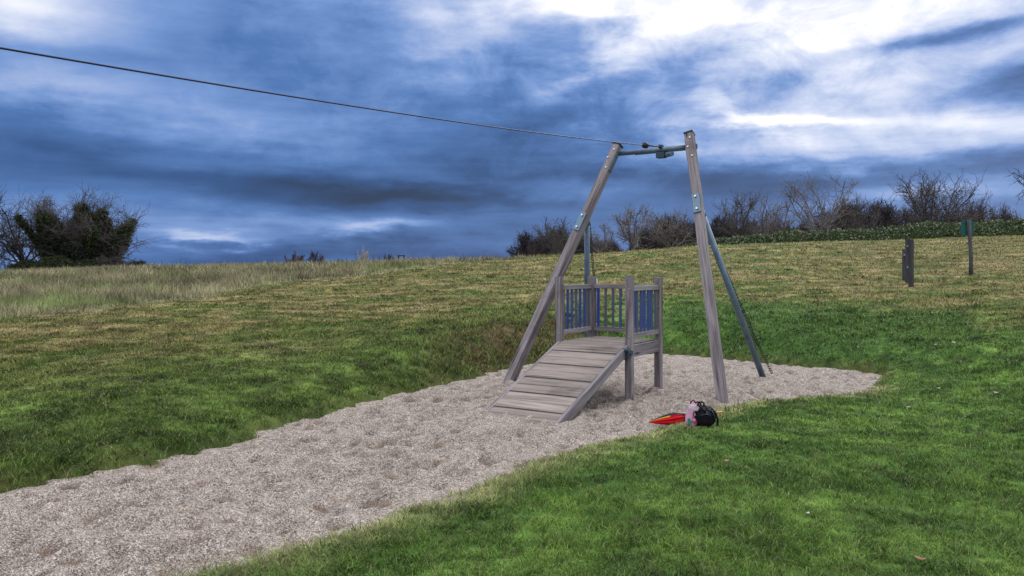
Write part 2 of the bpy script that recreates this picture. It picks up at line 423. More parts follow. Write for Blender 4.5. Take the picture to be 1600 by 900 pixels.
def height(x, y, micro=True):
    x = np.asarray(x, float); y = np.asarray(y, float); px = colpx(x, y)
    zc = EYE + (HOR - np.interp(px, cr_px, cr_py)) / F * YC; Ys = np.interp(px, ys_px, ys_v)
    t = (y - Ys) / (YC - Ys); s = .02
    tt = s * np.log1p(np.exp(np.clip(t / s, -40, 40)))            # soft start of the slope
    tt = np.minimum(tt, 1.0)
    z = zc * tt - s * .69 * zc * (t > -9) * 0
    bank = np.interp(px, [0, 500, 800, 1100, 1500], [.12, .20, .36, .34, .20])
    z = z + bank * sst(y - Ys, -.1, 1.7) * (1 - .5 * sst(y - Ys, 4, 12))
    z = z + np.where(y > YC, -.012 * np.minimum(y - YC, 250), 0)
    sd = psd(x, y)
    z = z * sst(sd, -.4, .6)
    z = z + .04 * sst(sd, -.05, .25) + .055 * sst(y - Ys, -1.2, -.4) * sst(sd, -.12, .08)
    if micro:
        k = sst(sd, 0, .8); z = z + k * .045 * fbm(x + 4, y, .9, 3) * sst(y, 7, 11)
        z = z + k * .09 * fbm(x, y, 1.6, 3) * sst(px, 560, 700) * (1 - sst(px, 1500, 1600)) * sst(y, 10, 12) * (1 - sst(y, 19, 23))
        z = z + k * (.035 * fbm(x, y, .8, 4) + .05 * fbm(x, y, .21, 3) * sst(y, 6, 14)) + .008 * fbm(x, y, 7, 3) * sst(sd, 0, .2)
    z = z - .16 * sst(-sd, 0.0, .35)
    return z, sd
def zat(x, y): return float(height(np.array([x]), np.array([y]))[0][0])
def ground_at(px, py):
    """first point of the terrain met by the line of sight through an image point"""
    Ys_ = np.arange(4.0, 75.0, .02); xs_ = (px - 800) / F * Ys_; zs_ = height(xs_, Ys_)[0]; ray = EYE + (HOR - py) / F * Ys_
    i = int(np.argmax(zs_ >= ray)); return float(xs_[i]), float(Ys_[i]), float(zs_[i])
def axis(lo, hi, mid_lo, mid_hi, step, k=1.07):
    a = list(np.arange(mid_lo, mid_hi, step)); s = step
    while a[-1] < hi: s *= k; a.append(a[-1] + s)
    s = step
    while a[0] > lo: s *= k; a.insert(0, a[0] - s)
    return np.array(a)

G_DARK = np.array([.038, .085, .020]); G_MID = np.array([.112, .205, .040]); G_LITE = np.array([.25, .38, .085])
OLIVE = np.array([.158, .138, .048]); TAN = np.array([.235, .190, .092]); BROWN = np.array([.085, .065, .032]); STRAW = np.array([.44, .39, .25])
GREY_GREEN = np.array([.20, .205, .11])
def tall_line(px):   # nearest depth of the unmown field in each direction
    return np.interp(px, [-1500, -400, 0, 160, 330, 400, 560, 700, 860, 960], [14, 17, 19.5, 21, 25, 31, 36.5, 47, 55, 66])
def turf_tint(x, y, sd):
    """real colour of the turf: greener where it is damp and mown, browner up the slope"""
    px = colpx(x, y); soft_ = np.where((y < np.interp(px, ys_px, ys_v)) & (px > 0), .55, 1.0)[..., None]
    n = fbm(x, y, .35, 4, .55)[..., None] * 1.5 * soft_; n2 = fbm(x, y, 1.7, 4, .6)[..., None] * 1.6 * soft_; n3 = fbm(x * .55, y * 1.0, .9, 5, .65)[..., None] * 1.8
    mixf = lambda a, b, f: a * (1 - f) + b * f
    Ys = np.interp(px, ys_px, ys_v); up = (y - Ys)
    near = (up < 0) & (px > 0)
    dry = sst(up, .6, 8.0)[..., None]                         # up the slope
    dry = dry * (.88 + .4 * n3)
    col = mixf(G_DARK, G_MID, np.clip(.5 + n2 * .9, 0, 1)); col = mixf(col, G_LITE, np.clip(n * .5 + n2 * .4, 0, .6))
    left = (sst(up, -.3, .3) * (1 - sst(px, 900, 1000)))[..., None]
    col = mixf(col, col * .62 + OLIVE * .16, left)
    dcol = mixf(OLIVE, TAN, np.clip(.42 + n3 * 1.0 + n * .5, 0, 1))
    dcol = mixf(dcol, G_MID * np.array([.85, .72, .8]), np.clip(.10 - n * 1.3 - n2 * .7 - n3 * .3, 0, .8))
    rt = sst(px, 1050, 1450)[..., None] * sst(y, 18, 34)[..., None]
    dcol = mixf(dcol, TAN * .95, .45 * rt)
    dcol = dcol * np.clip(.88 + .45 * n3 + .3 * n2, .35, 1.5)
    col = mixf(col, dcol, np.clip(dry, 0, 1))
    # rough brown bank beside the left leg, dark damp bank behind the pit
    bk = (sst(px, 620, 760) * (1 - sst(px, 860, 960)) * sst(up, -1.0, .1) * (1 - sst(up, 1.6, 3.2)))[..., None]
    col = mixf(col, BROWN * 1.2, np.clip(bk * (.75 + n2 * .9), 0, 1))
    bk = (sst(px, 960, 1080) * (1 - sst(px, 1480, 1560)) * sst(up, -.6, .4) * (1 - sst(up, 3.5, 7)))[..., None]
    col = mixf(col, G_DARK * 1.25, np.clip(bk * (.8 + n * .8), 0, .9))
    # worn rim beside the gravel
    nearside = (up < -1.5)[..., None]
    rim = np.where(nearside, (1 - sst(sd, .05, .5))[..., None], (1 - sst(sd, .0, .22))[..., None])
    col = mixf(col, np.where(nearside, np.array([.36, .35, .18]), BROWN), np.clip(rim * np.where(nearside, .85, .5) * (.8 + n2), 0, 1))
    tall = sst(y - tall_line(px), -.8, .8)[..., None]
    col = mixf(col, mixf(GREY_GREEN, STRAW * .6, np.clip(.5 + n * .8, 0, 1)), tall)
    col = col * np.clip(1 + 1.0 * fbm(x, y, 7.5, 3, .7)[..., None] + .35 * n2, .35, 2.0)
    return np.clip(col, .004, 1)

ax_x = axis(-420, 420, -9, 11, .085, 1.05); ax_y = axis(-40, 700, 3.2, 20, .085, 1.035)
gx, gy = np.meshgrid(ax_x, ax_y); gz, gsd = height(gx, gy)
nx, ny = len(ax_x), len(ax_y); idx = np.arange(nx * ny).reshape(ny, nx)
quads = np.stack([idx[:-1, :-1], idx[:-1, 1:], idx[1:, 1:], idx[1:, :-1]], -1).reshape(-1, 4)
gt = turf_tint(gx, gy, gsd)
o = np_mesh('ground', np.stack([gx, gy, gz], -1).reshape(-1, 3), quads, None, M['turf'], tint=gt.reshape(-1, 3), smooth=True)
tag(o, kind='structure')

# gravel pit: raked, trodden pea gravel
rs = np.random.RandomState(3)
def gravel_h(x, y):
    # rows of soft hollows trodden across the run
    ux = x * .545 + y * .839; vx = x * .839 - y * .545
    h = .03 * fbm(x, y, 1.1, 2) + .085 * fbm(ux * .5, vx * 1.9, 2.3, 3, .55) + .022 * fbm(x, y, 11, 3, .6)
    dm = np.zeros_like(x, dtype=float); wet = np.zeros_like(dm); cs = .26
    qx = ux / cs + .25 * fbm(x, y, .9, 2); qy = vx / (cs * .85) + .25 * fbm(x + 9, y, .9, 2); ix = np.floor(qx); iy = np.floor(qy)
    for a in (-1, 0, 1):
        for b in (-1, 0, 1):
            cx, cy = ix + a, iy + b
            h1 = np.modf(np.abs(np.sin(cx * 127.1 + cy * 311.7) * 43758.5453))[0]; h2 = np.modf(np.abs(np.sin(cx * 269.5 + cy * 183.3) * 24634.6345))[0]; h3 = np.modf(np.abs(np.sin(cx * 419.2 + cy * 71.9) * 13452.912))[0]
            dd = np.hypot(qx - cx - .2 - .6 * h1, (qy - cy - .2 - .6 * h2) * (.8 + .5 * h3)); rr_ = .30 + .30 * h3
            k_ = np.exp(-(dd / rr_) ** 2 * 2.2); rim_ = np.exp(-((dd - rr_ * 1.25) / .14) ** 2)
            dep = np.where(h2 * 7 % 1 > .15, .5 + .8 * h1, .1)
            dm = dm + (-.070 * k_ + .022 * rim_) * dep; wet = np.maximum(wet, k_ * np.where((h1 * 13 % 1) > .35, 1.0, .25) * dep)
    rid = 1 - np.abs(fbm(ux * .7, vx * 2.0, 1.9, 3, .5)) * 3.2
    h = h * .6 + dm + .03 * (np.clip(rid, -1, 1) - .55)
    for qx_, qy_ in ((-.036, 11.65), (2.616, 9.93), (1.35, 10.17), (1.86, 10.96), (.49, 10.73), (1.0, 11.52), (3.76, 12.10)):
        d_ = np.hypot(x - qx_, y - qy_); h = h + .028 * np.exp(-((d_ - .13) / .07) ** 2)
    return h, np.clip(wet * 1.2, 0, 1)
st = .028
axx = np.arange(pit[:, 0].min() - .6, pit[:, 0].max() + .6, st); ayy = np.arange(2.0, 16.6, st)
hx, hy = np.meshgrid(axx, ayy); hsd = psd(hx, hy); hh, hd = gravel_h(hx, hy)
flatn = sst(hy, 9.5, 12.5); hh = hh * (1 - .25 * flatn)
hz = hh * sst(-hsd, -.1, .5) - .012 + .03 * sst(hsd, 0, .3)
idx = np.arange(hx.size).reshape(hx.shape); keep = (hsd < .30)
kq = keep[:-1, :-1] & keep[:-1, 1:] & keep[1:, 1:] & keep[1:, :-1]
quads = np.stack([idx[:-1, :-1], idx[:-1, 1:], idx[1:, 1:], idx[1:, :-1]], -1)[kq]
used = np.unique(quads); remap = -np.ones(hx.size, int); remap[used] = np.arange(len(used))
vv = np.stack([hx, hy, hz], -1).reshape(-1, 3)[used]
o = np_mesh('gravel_path', vv, remap[quads], None, M['gravel'], tint=np.repeat(hd.reshape(-1)[used][:, None], 3, 1), smooth=True)
tag(o, kind='structure')

# loose stones lying on top (octahedra)
N = 70000
Yr = 4.2 * (14.5 / 4.2) ** rs.rand(N); Xr = rs.uniform(-.68, .50, N) * Yr
sdp = psd(Xr, Yr); k = sdp < rs.uniform(-.2, .26, N); Xr, Yr, sdp = Xr[k], Yr[k], sdp[k]; n = len(Xr)
zr = gravel_h(Xr, Yr)[0] * (1 - .25 * sst(Yr, 9.5, 12.5)) * sst(-sdp, -.1, .5) - .012 + .03 * sst(sdp, 0, .3)
g2 = height(Xr, Yr)[0]; zr = np.maximum(zr, g2) + .012 * sst(sdp, .05, .15) * rs.rand(n)
sz = rs.uniform(.0018, .0048, n) * np.clip(Yr / 6, .8, 1.3)
oc = np.array([[1, 0, 0], [0, 1, 0], [-1, 0, 0], [0, -1, 0], [0, 0, .7], [0, 0, -.7]])
an = rs.rand(n) * 6.28; ca, sa = np.cos(an), np.sin(an)
ov = oc[None] * np.stack([sz, sz * rs.uniform(.6, 1, n), sz * .8], -1)[:, None]
rx = ov[..., 0] * ca[:, None] - ov[..., 1] * sa[:, None]; ry = ov[..., 0] * sa[:, None] + ov[..., 1] * ca[:, None]
vv = np.stack([rx + Xr[:, None], ry + Yr[:, None], ov[..., 2] + zr[:, None] + sz[:, None] * .3], -1).reshape(-1, 3)
tr = np.array([[0, 1, 4], [1, 2, 4], [2, 3, 4], [3, 0, 4], [1, 0, 5], [2, 1, 5], [3, 2, 5], [0, 3, 5]])
tris = (tr[None] + (np.arange(n) * 6)[:, None, None]).reshape(-1, 3)
pal = np.array([[.56, .47, .42], [.45, .37, .33], [.30, .24, .21], [.62, .54, .50], [.40, .30, .23], [.16, .14, .14]])
tc_ = pal[rs.choice(6, n, p=[.3, .27, .13, .12, .1, .08])] * .75 * rs.uniform(.85, 1.15, (n, 1))
o = np_mesh('loose_gravel', vv, None, tris, M['pebble'], tint=np.repeat(tc_, 6, 0))
tag(o, 'loose pale pink and grey pebbles scattered over the gravel run', 'gravel', kind='stuff')

# ------------------------------------------------------------------ grass blades
def blades(name, x, y, z, h, wd, col, lean, mat, label, cat, rs):
    n = len(x); a = rs.rand(n) * 2 * np.pi; b = rs.rand(n) * 2 * np.pi
    wx, wy = np.cos(a) * wd * .5, np.sin(a) * wd * .5; lx, ly = np.cos(b) * lean * h, np.sin(b) * lean * h
    base = np.stack([x, y, z - .005], -1)
    def pt(side, t, bend, ww): return base + np.stack([side * wx * ww + lx * bend, side * wy * ww + ly * bend, h * t], -1)
    v = np.stack([pt(-1, 0, 0, 1), pt(1, 0, 0, 1), pt(1, .55, .3, .8), pt(-1, .55, .3, .8), pt(0, np.sqrt(np.maximum(.05, 1 - (lean * .5) ** 2)), 1, 0)], 1)
    i = np.arange(n)[:, None] * 5
    q = i + np.array([[0, 1, 2, 3]]); t = i + np.array([[3, 2, 4]])
    o = np_mesh(name, v.reshape(-1, 3), q, t, mat, tint=np.repeat(col, 5, 0))
    return tag(o, label, cat, kind='stuff')
def scatter(N, y0, y1, u0, u1, rs):
    Yv = y0 * (y1 / y0) ** rs.rand(N); Xv = rs.uniform(u0, u1, N) * Yv; return Xv, Yv
# mown grass (constant density on the eye, so density falls with distance)
def mown(name, N, y0, y1, seed, label, hbase=.036):
    rs = np.random.RandomState(seed); x, y = scatter(N, y0, y1, -.74, .74, rs)
    px = colpx(x, y); clump = fbm(x, y, 5, 3, .6); z, sd = height(x, y)
    keep = (sd > rs.uniform(-.15, .06, N) - .05 * (rs.rand(N) < .15)) & (y < tall_line(px) + rs.uniform(-.5, 1.5, N)) & (rs.rand(N) < np.clip(.72 + clump * 1.3, .15, 1))
    rim = sst(sd, .05, .6); 
    x, y, z, sd, px, clump = [q[keep] for q in (x, y, z, sd, px, clump)]; n = len(x)
    rough = sst(fbm(x, y, .9, 3), .05, .4) + 1.3 * sst(px, 600, 740) * (1 - sst(px, 900, 1000)) * (y < 19) * (y > 11) + .7 * sst(px, 1000, 1100) * (1 - sst(px, 1480, 1560)) * (y > 14) * (y < 20)
    h = (hbase * rs.uniform(.45, 1.5, n)) * (1 + .5 * clump + .7 * rough) * np.clip(.85 + y / 60, 1, 1.7) * (.85 + .5 * (1 - sst(sd, .1, .6)) * (px < 900) + .0 * sd)
    wd = np.maximum(.0042, .00082 * y) * rs.uniform(.7, 1.4, n)
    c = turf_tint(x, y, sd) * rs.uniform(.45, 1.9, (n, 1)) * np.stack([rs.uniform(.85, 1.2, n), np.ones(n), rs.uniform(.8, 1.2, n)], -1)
    s = rs.rand(n) < .055 + .09 * sst(y, 10, 30); c[s] = STRAW * rs.uniform(.4, 1.0, (s.sum(), 1))
    l = rs.rand(n) < .16; c[l] = c[l] * .5 + G_LITE * 1.5 * .5
    dk_ = rs.rand(n) < .25; c[dk_] *= .45
    lean = rs.uniform(.4, 1.8, n)
    return blades(name, x, y, z, h, wd, np.clip(c, .004, .7), lean, M['grass'], label, 'grass', rs)
mown('lawn_grass', 640000, 3.9, 17, 11, 'short mown green grass growing on both sides of the gravel')
mown('meadow_grass', 260000, 17, 66, 12, 'dry brownish mown grass covering the slope up to the skyline', .040)
# coarse tufts and broad leaved weeds standing out of the turf
rs = np.random.RandomState(77)
def tufts(name, NC, y0, y1, per, label, seed):
    rs = np.random.RandomState(seed); cx, cy = scatter(NC, y0, y1, -.72, .72, rs); px = colpx(cx, cy); csd = psd(cx, cy); pz = fbm(cx, cy, .45, 3)
    k = (csd > rs.uniform(-.22, .3, NC)) & (cy < tall_line(px)) & (rs.rand(NC) < np.clip(.35 + pz * 1.6 + .6 * (csd < .35), .05, 1)); cx, cy, csd = cx[k], cy[k], csd[k]; nc = len(cx)
    ct = turf_tint(cx, cy, np.maximum(csd, .6)); kind = rs.rand(nc); ct = np.where((kind < .35)[:, None], ct * .55, np.where((kind > .8)[:, None], ct * .6 + STRAW * .30, ct * 1.15))
    cr = rs.uniform(.02, .09, nc) * (1 + cy / 25); hh_ = rs.uniform(.035, .085, nc) * np.clip(.8 + cy / 50, 1, 1.5)
    hh_ = np.where(csd < .05, hh_ * .6, hh_)
    i = np.repeat(np.arange(nc), per); n = len(i); x = cx[i] + rs.normal(size=n) * cr[i]; y = cy[i] + rs.normal(size=n) * cr[i]; z, sd = height(x, y)
    z = np.where(sd < 0, np.maximum(z, -.02), z)
    broad = (kind[i] < .18)
    h = hh_[i] * rs.uniform(.5, 1.2, n) * np.where(broad, .55, 1); wd = np.maximum(.005, .0009 * y) * rs.uniform(.7, 1.4, n) * np.where(broad, 2.6, 1)
    return blades(name, x, y, z, h, wd, np.clip(ct[i] * rs.uniform(.6, 1.4, (n, 1)), .004, .7), rs.uniform(.3, 1.2, n) + broad * .9, M['grass'], label, 'grass', rs)
tufts('grass_tufts', 9000, 4, 45, 16, 'coarser darker tufts and weeds standing out of the mown grass', 78)
# unmown field
rs = np.random.RandomState(21); N = 260000
x, y = scatter(N, 15, 75, -.75, .12, rs); px = colpx(x, y); z, sd = height(x, y)
clump = fbm(x, y, .8, 4, .6); k = (y > tall_line(px) + rs.uniform(-.6, .9, N)) & (rs.rand(N) < np.clip(.75 + clump, .1, 1)); x, y, z, px, clump = [q[k] for q in (x, y, z, px, clump)]; n = len(x)
ed = sst(y - tall_line(px), 0, 3)
h = rs.uniform(.12, .42, n) * (.5 + .5 * ed) * (1 + clump * 1.1); wd = np.maximum(.01, .00055 * y) * rs.uniform(.6, 1.3, n)
f = np.clip(.45 + clump * .7 + rs.uniform(-.45, .45, n) + .2 * ed - .15, 0, 1)[:, None]
c = (GREY_GREEN * .9) * (1 - f) + STRAW * .85 * f; c *= rs.uniform(.5, 1.35, (n, 1))
gm = fbm(x, y, .25, 3)[:, None]; c = np.where(gm > .18, c * .55 + G_MID * .9 * .45 * 1.4, c)
dk = rs.rand(n) < .12; c[dk] = np.array([.06, .045, .035]); 
st_ = rs.rand(n) < .006; h[st_] *= 2.1; wd[st_] *= .9; c[st_] = np.array([.07, .05, .04])
lean = rs.uniform(.1, 1.1, n); lean[st_] = .15
c *= np.clip(1 + 1.3 * fbm(x, y, 1.4, 4, .6)[:, None] + 1.0 * fbm(x, y * .6, .35, 3)[:, None], .3, 1.9)
blades('tall_grass', x, y, z, h, wd, np.clip(c, .01, .7), lean, M['grass'], 'pale straw coloured unmown grass along the left skyline', 'grass', rs)

# ------------------------------------------------------------------ the playground frame
D = Vector((.545, .839, 0)).normalized(); W = Vector((.839, -.545, 0)).normalized(); UP = Vector((0, 0, 1))
Mid = Vector((1.29, 10.79, 0))
fr = empty('zipline_gantry', Mid, 'tall leaning timber frame with steel crossbar straddling the small wooden platform', 'gantry')
BA, BB = Mid - W * 1.58, Mid + W * 1.58
top_c = Mid + D * 1.563
TA, TB = top_c - W * .60 + UP * 3.56, top_c + W * .565 + UP * 3.63
LS = .125
for i, (b0, t0) in enumerate(((BA, TA), (BB, TB))):
    dirv_ = (t0 - b0).normalized(); foot = b0 - dirv_ * .35
    Lg = (t0 - foot).length
    # lower thicker length and upper length, with a step at the plate
    kf = .615 if i == 0 else .66; jn = b0 + (t0 - b0) * kf
    def step(bm, i=i, Lg=Lg, kf=kf):
        add_box(bm, (-.0 if i == 0 else .0, -LS / 2 - .0125, (.35 + (Lg - .35) * kf) / 2 + .1), (LS * .86, .024, (Lg - .35) * kf + .1))
    lg = timber('leg', foot, t0, LS, LS, M['wood'], fr, W, .010, seed=i, jitter=.004, extra=step)
    mt = axis_matrix(foot, t0, W)
    bm = bmesh.new(); add_box(bm, (0, 0, Lg + .012), (LS + .014, LS + .014, .028))
    bm_obj('end_cap', bm, M['black'], lg, None, bev=.005).matrix_basis = Matrix.Identity(4)
    bm = bmesh.new(); zc_ = .35 + (Lg - .35) * kf + .10
    sgn = -1
    add_box(bm, (0, sgn * (LS / 2 + .016), zc_ + .07), (.105, .012, .30)); add_box(bm, (sgn * (LS / 2 + .006), 0, zc_ + .07), (.008, .10, .27))
    pl = bm_obj('bracket', bm, M['plate'], lg, None, bev=.002); pl.matrix_basis = Matrix.Identity(4)
    for dz in (-.03, .17):
        bm = bmesh.new(); add_cyl(bm, (0, sgn * (LS / 2 + .020), zc_ + dz), (0, sgn * (LS / 2 + .045), zc_ + dz), .018, .016, 6)
        bm_obj('bolt', bm, M['bolt'], lg).matrix_basis = Matrix.Identity(4)
    for dz, xx in ((.10, .02), (.25, -.025), (.42, .02)):
        bm = bmesh.new(); add_cyl(bm, (xx, sgn * (LS / 2 - .002), Lg - dz), (xx, sgn * (LS / 2 + .018), Lg - dz), .014, .012, 6)
        bm_obj('bolt', bm, M['bolt'], lg).matrix_basis = Matrix.Identity(4)
    # side strap near the top
    bm = bmesh.new(); add_box(bm, ((1 if i == 0 else -1) * (LS / 2 + .005), 0, Lg - .27), (.010, .085, .36)); bm_obj('strap', bm, M['galv'], lg, bev=.002)
    # rear strut and guy chain
    sb = b0 + D * 2.42 if i == 0 else Vector((3.80, 12.10, 0)); at = b0 + (t0 - b0) * (.69) + D * .05
    bm = bmesh.new(); v = sb - at; add_cyl(bm, at, sb + v.normalized() * .3, .045, .045, 18)
    if i == 0:
        add_cyl(bm, at + v * .02, at + v * .05, .051, .051, 18)
    else:
        add_cyl(bm, at + v * .015, at + v * .045, .051, .051, 18)
    for v_ in bm.verts: v_.co -= at
    s_ = bm_obj('strut', bm, M['galv'], fr, Matrix.Translation(at)); 
    for p in s_.data.polygons: p.use_smooth = len(p.vertices) == 4
    c0 = at + Vector((0, 0, -.06)) + D * .07; c1 = sb + D * .58 + UP * -.05
    bm = bmesh.new(); n = 64; prev = None
    for k in range(n):
        a = c0.lerp(c1, k / n); b = c0.lerp(c1, (k + 1.25) / n)
        sag = -.05 * math.sin(math.pi * k / n); a = a + UP * sag; b = b + UP * sag
        side = W if k % 2 else D.cross((b - a).normalized()).normalized()
        side = (side - (b - a).normalized() * side.dot((b - a).normalized())).normalized() * .014
        ring = [a + side * .3, a.lerp(b, .15) + side, a.lerp(b, .85) + side, b + side * .3, b - side * .3, a.lerp(b, .85) - side, a.lerp(b, .15) - side, a - side * .3, a + side * .3]
        add_tube(bm, ring, .005, 4)
    for v_ in bm.verts: v_.co -= c0
    bm_obj('chain', bm, M['rust'], fr, Matrix.Translation(c0))
# crossbar
cz = 3.435; ca_, cb_ = top_c - W * .60 + UP * cz, top_c + W * .62 + UP * (cz + .01)
bm = bmesh.new(); add_cyl(bm, ca_ - W * .0, cb_, .034, .034, 20); add_cyl(bm, ca_ + W * .30, cb_ - W * .03, .043, .043, 20)
for v_ in bm.verts: v_.co -= ca_
cb = bm_obj('crossbar', bm, M['galv'], fr, Matrix.Translation(ca_))
for p in cb.data.polygons: p.use_smooth = len(p.vertices) == 4
bm = bmesh.new(); add_cyl(bm, cb_ - ca_ + W * .0, cb_ - ca_ + W * .055, .05, .046, 18); bm_obj('bar_cap', bm, M['hinge'], cb, bev=.004)
cm = ca_.lerp(cb_, .60)
bm = bmesh.new(); q = Matrix((W, D, UP)).transposed()
add_box(bm, cm - ca_ + UP * -.085 - D * .02, (.13, .12, .085), q); bk_ = bm_obj('clamp', bm, M['hinge'], cb, bev=.006)
bm = bmesh.new(); p0 = cm - ca_ + UP * -.088 + W * .05; add_cyl(bm, p0, p0 + W * .16 - D * .12, .036, .036, 16)
bm_obj('pipe_stub', bm, M['galv'], cb)
bm = bmesh.new(); add_box(bm, cm - ca_ + UP * .045 - D * .03, (.05, .10, .05), q); bm_obj('cable_lug', bm, M['hinge'], cb, bev=.006)

# running cable: sags away past the camera
def _kz(px, py):
    u = (px - 800) / F; k = (cm.x - u * cm.y) / (D.x - u * D.y); return k, EYE + (HOR - py) / F * (cm.y - D.y * k) - cm.z - .045
(k1_, z1_), (k2_, z2_) = _kz(0, 75), _kz(520, 161)
cab_c = (z1_ / k1_ - z2_ / k2_) / (k1_ - k2_); cab_a = z1_ / k1_ - cab_c * k1_; print('CABLE', k1_, z1_, k2_, z2_, cab_a, cab_c)
def cable(k):
    p = cm - D * k; return Vector((p.x, p.y, cm.z + .045 + cab_a * k + cab_c * k * k))
c_root = cable(0.05)
bm = bmesh.new(); pts = [cable(.05 + i * .25) - c_root for i in range(130)]; add_tube(bm, pts, .0062, 8)
cab = bm_obj('zipline_cable', bm, M['cable'], None, Matrix.Translation(c_root))
tag(cab, 'dark steel zip line cable sagging across the sky from the crossbar', 'cable')
bm = bmesh.new(); q0, q1 = cable(.55) - c_root, cable(.67) - c_root; ax_ = (q1 - q0).normalized()
add_tube(bm, [q0, q0.lerp(q1, .12), q0.lerp(q1, .3), q0.lerp(q1, .7), q0.lerp(q1, .88), q1], [.012, .034, .046, .046, .034, .012], 16)
bm_obj('buffer', bm, M['black'], cab)
bm = bmesh.new(); add_tube(bm, [cable(.06) - c_root, cable(.55) - c_root], .011, 8); bm_obj('cable_sleeve', bm, M['black'], cab)

# ------------------------------------------------------------------ platform with ramp
pc = Mid + Vector((.03, .05, 0)); pf = empty('climbing_platform', pc, 'small weathered wooden platform with blue slatted sides and a plank ramp', 'platform')
hw, hd_ = .512, .47; DK = .69
Ps = {'fr': pc + W * hw - D * hd_, 'br': pc + W * hw + D * hd_, 'fl': pc - W * hw - D * hd_, 'bl': pc - W * hw + D * hd_}
PT = .092
hts = {'fr': 1.575, 'br': 1.54, 'fl': 1.55, 'bl': 1.545}
for i, (k, p) in enumerate(Ps.items()):
    timber('post', p + UP * -.3, p + UP * hts[k], PT, PT, M['wood'], pf, W, .008, seed=40 + i, jitter=.002)
def xlen_beam(name, p0, p1, h, t, mat, bev=.004, parent=pf):
    """board whose length runs along local X, height local Z"""
    p0 = Vector(p0); p1 = Vector(p1); x = (p1 - p0).normalized(); z = (UP - x * UP.dot(x)).normalized(); y = z.cross(x)
    m_ = Matrix((x, y, z)).transposed().to_4x4(); m_.translation = p0.lerp(p1, .5)
    bm = bmesh.new(); add_box(bm, (0, 0, 0), ((p1 - p0).length, t, h))
    bmesh.ops.subdivide_edges(bm, edges=bm.edges, cuts=1)
    return bm_obj(name, bm, mat, parent, m_, bev=bev)
def panel(a, b, n, seed):
    e = (b - a).normalized(); p0 = a + e * (PT / 2); p1 = b - e * (PT / 2)
    xlen_beam('rail', p0 + UP * 1.405, p1 + UP * 1.405, .062, .05, M['rail'])
    xlen_beam('rail', p0 + UP * .80, p1 + UP * .80, .062, .05, M['rail'])
    for i in range(n):
        p = p0.lerp(p1, (i + .55) / (n + .1))
        sl_ = timber('slat', p + UP * .832, p + UP * 1.373, .044 if n < 8 else .036, .022, M['slat'], pf, e, .004, seed=seed + i, jitter=.001)
panel(Ps['fl'], Ps['bl'], 7, 60); panel(Ps['bl'], Ps['br'], 8, 80); panel(Ps['fr'], Ps['br'], 7, 100)
# deck: planks across
q = Matrix((W, D, UP)).transposed().to_4x4()
bm = bmesh.new(); nb = 8
for i in range(nb):
    wd_ = (2 * hd_ - PT * .1) / nb
    add_box(bm, (0, -hd_ + PT * .05 + wd_ * (i + .5), random.Random(i).uniform(-.002, .002)), (2 * hw - PT - .004, wd_ - .007, .035))
mdk = Matrix.Translation(pc + UP * (DK - .0175)) @ q
bm_obj('deck', bm, M['board'], pf, mdk, bev=.003)
for a, b in (('fl', 'bl'), ('fr', 'br')):
    e = D; xlen_beam('joist', Ps[a] + e * PT / 2 + UP * (DK - .085), Ps[b] - e * PT / 2 + UP * (DK - .085), .15, .055, M['rail'])
for a, b in (('fl', 'fr'), ('bl', 'br')):
    xlen_beam('joist', Ps[a] + W * PT / 2 + UP * (DK - .115), Ps[b] - W * PT / 2 + UP * (DK - .115), .15, .05, M['rail'])
# pale poles fixed to the back posts
for k, off in (('bl', W * .066 + D * .03), ('br', -W * .07 + D * .062)):
    p = Ps[k] + off; bm = bmesh.new(); add_cyl(bm, (0, 0, 0), (0, 0, .80), .016, .016, 12); 
    bmesh.ops.create_uvsphere(bm, u_segments=12, v_segments=6, radius=.016, matrix=Matrix.Translation((0, 0, .80)))
    po = bm_obj('side_pole', bm, M['pale_post'], pf, Matrix.Translation(p + UP * .70), smooth=True)
    for zz in (.14, .58):
        bm = bmesh.new(); add_cyl(bm, (0, 0, zz), (0, 0, zz + .035), .020, .020, 12); bm_obj('collar', bm, M['bolt'], po)
# bolts on posts
for k, zz in (('fr', 1.405), ('fr', .80), ('br', 1.15), ('br', .80), ('fl', .8), ('fr', .60)):
    p = Ps[k] - D * (PT / 2 - .003) + UP * zz + W * .02; bm = bmesh.new(); add_cyl(bm, (0, 0, 0), -D * .012, .009, .008, 8)
    bm_obj('bolt', bm, M['bolt'], pf, Matrix.Translation(p))
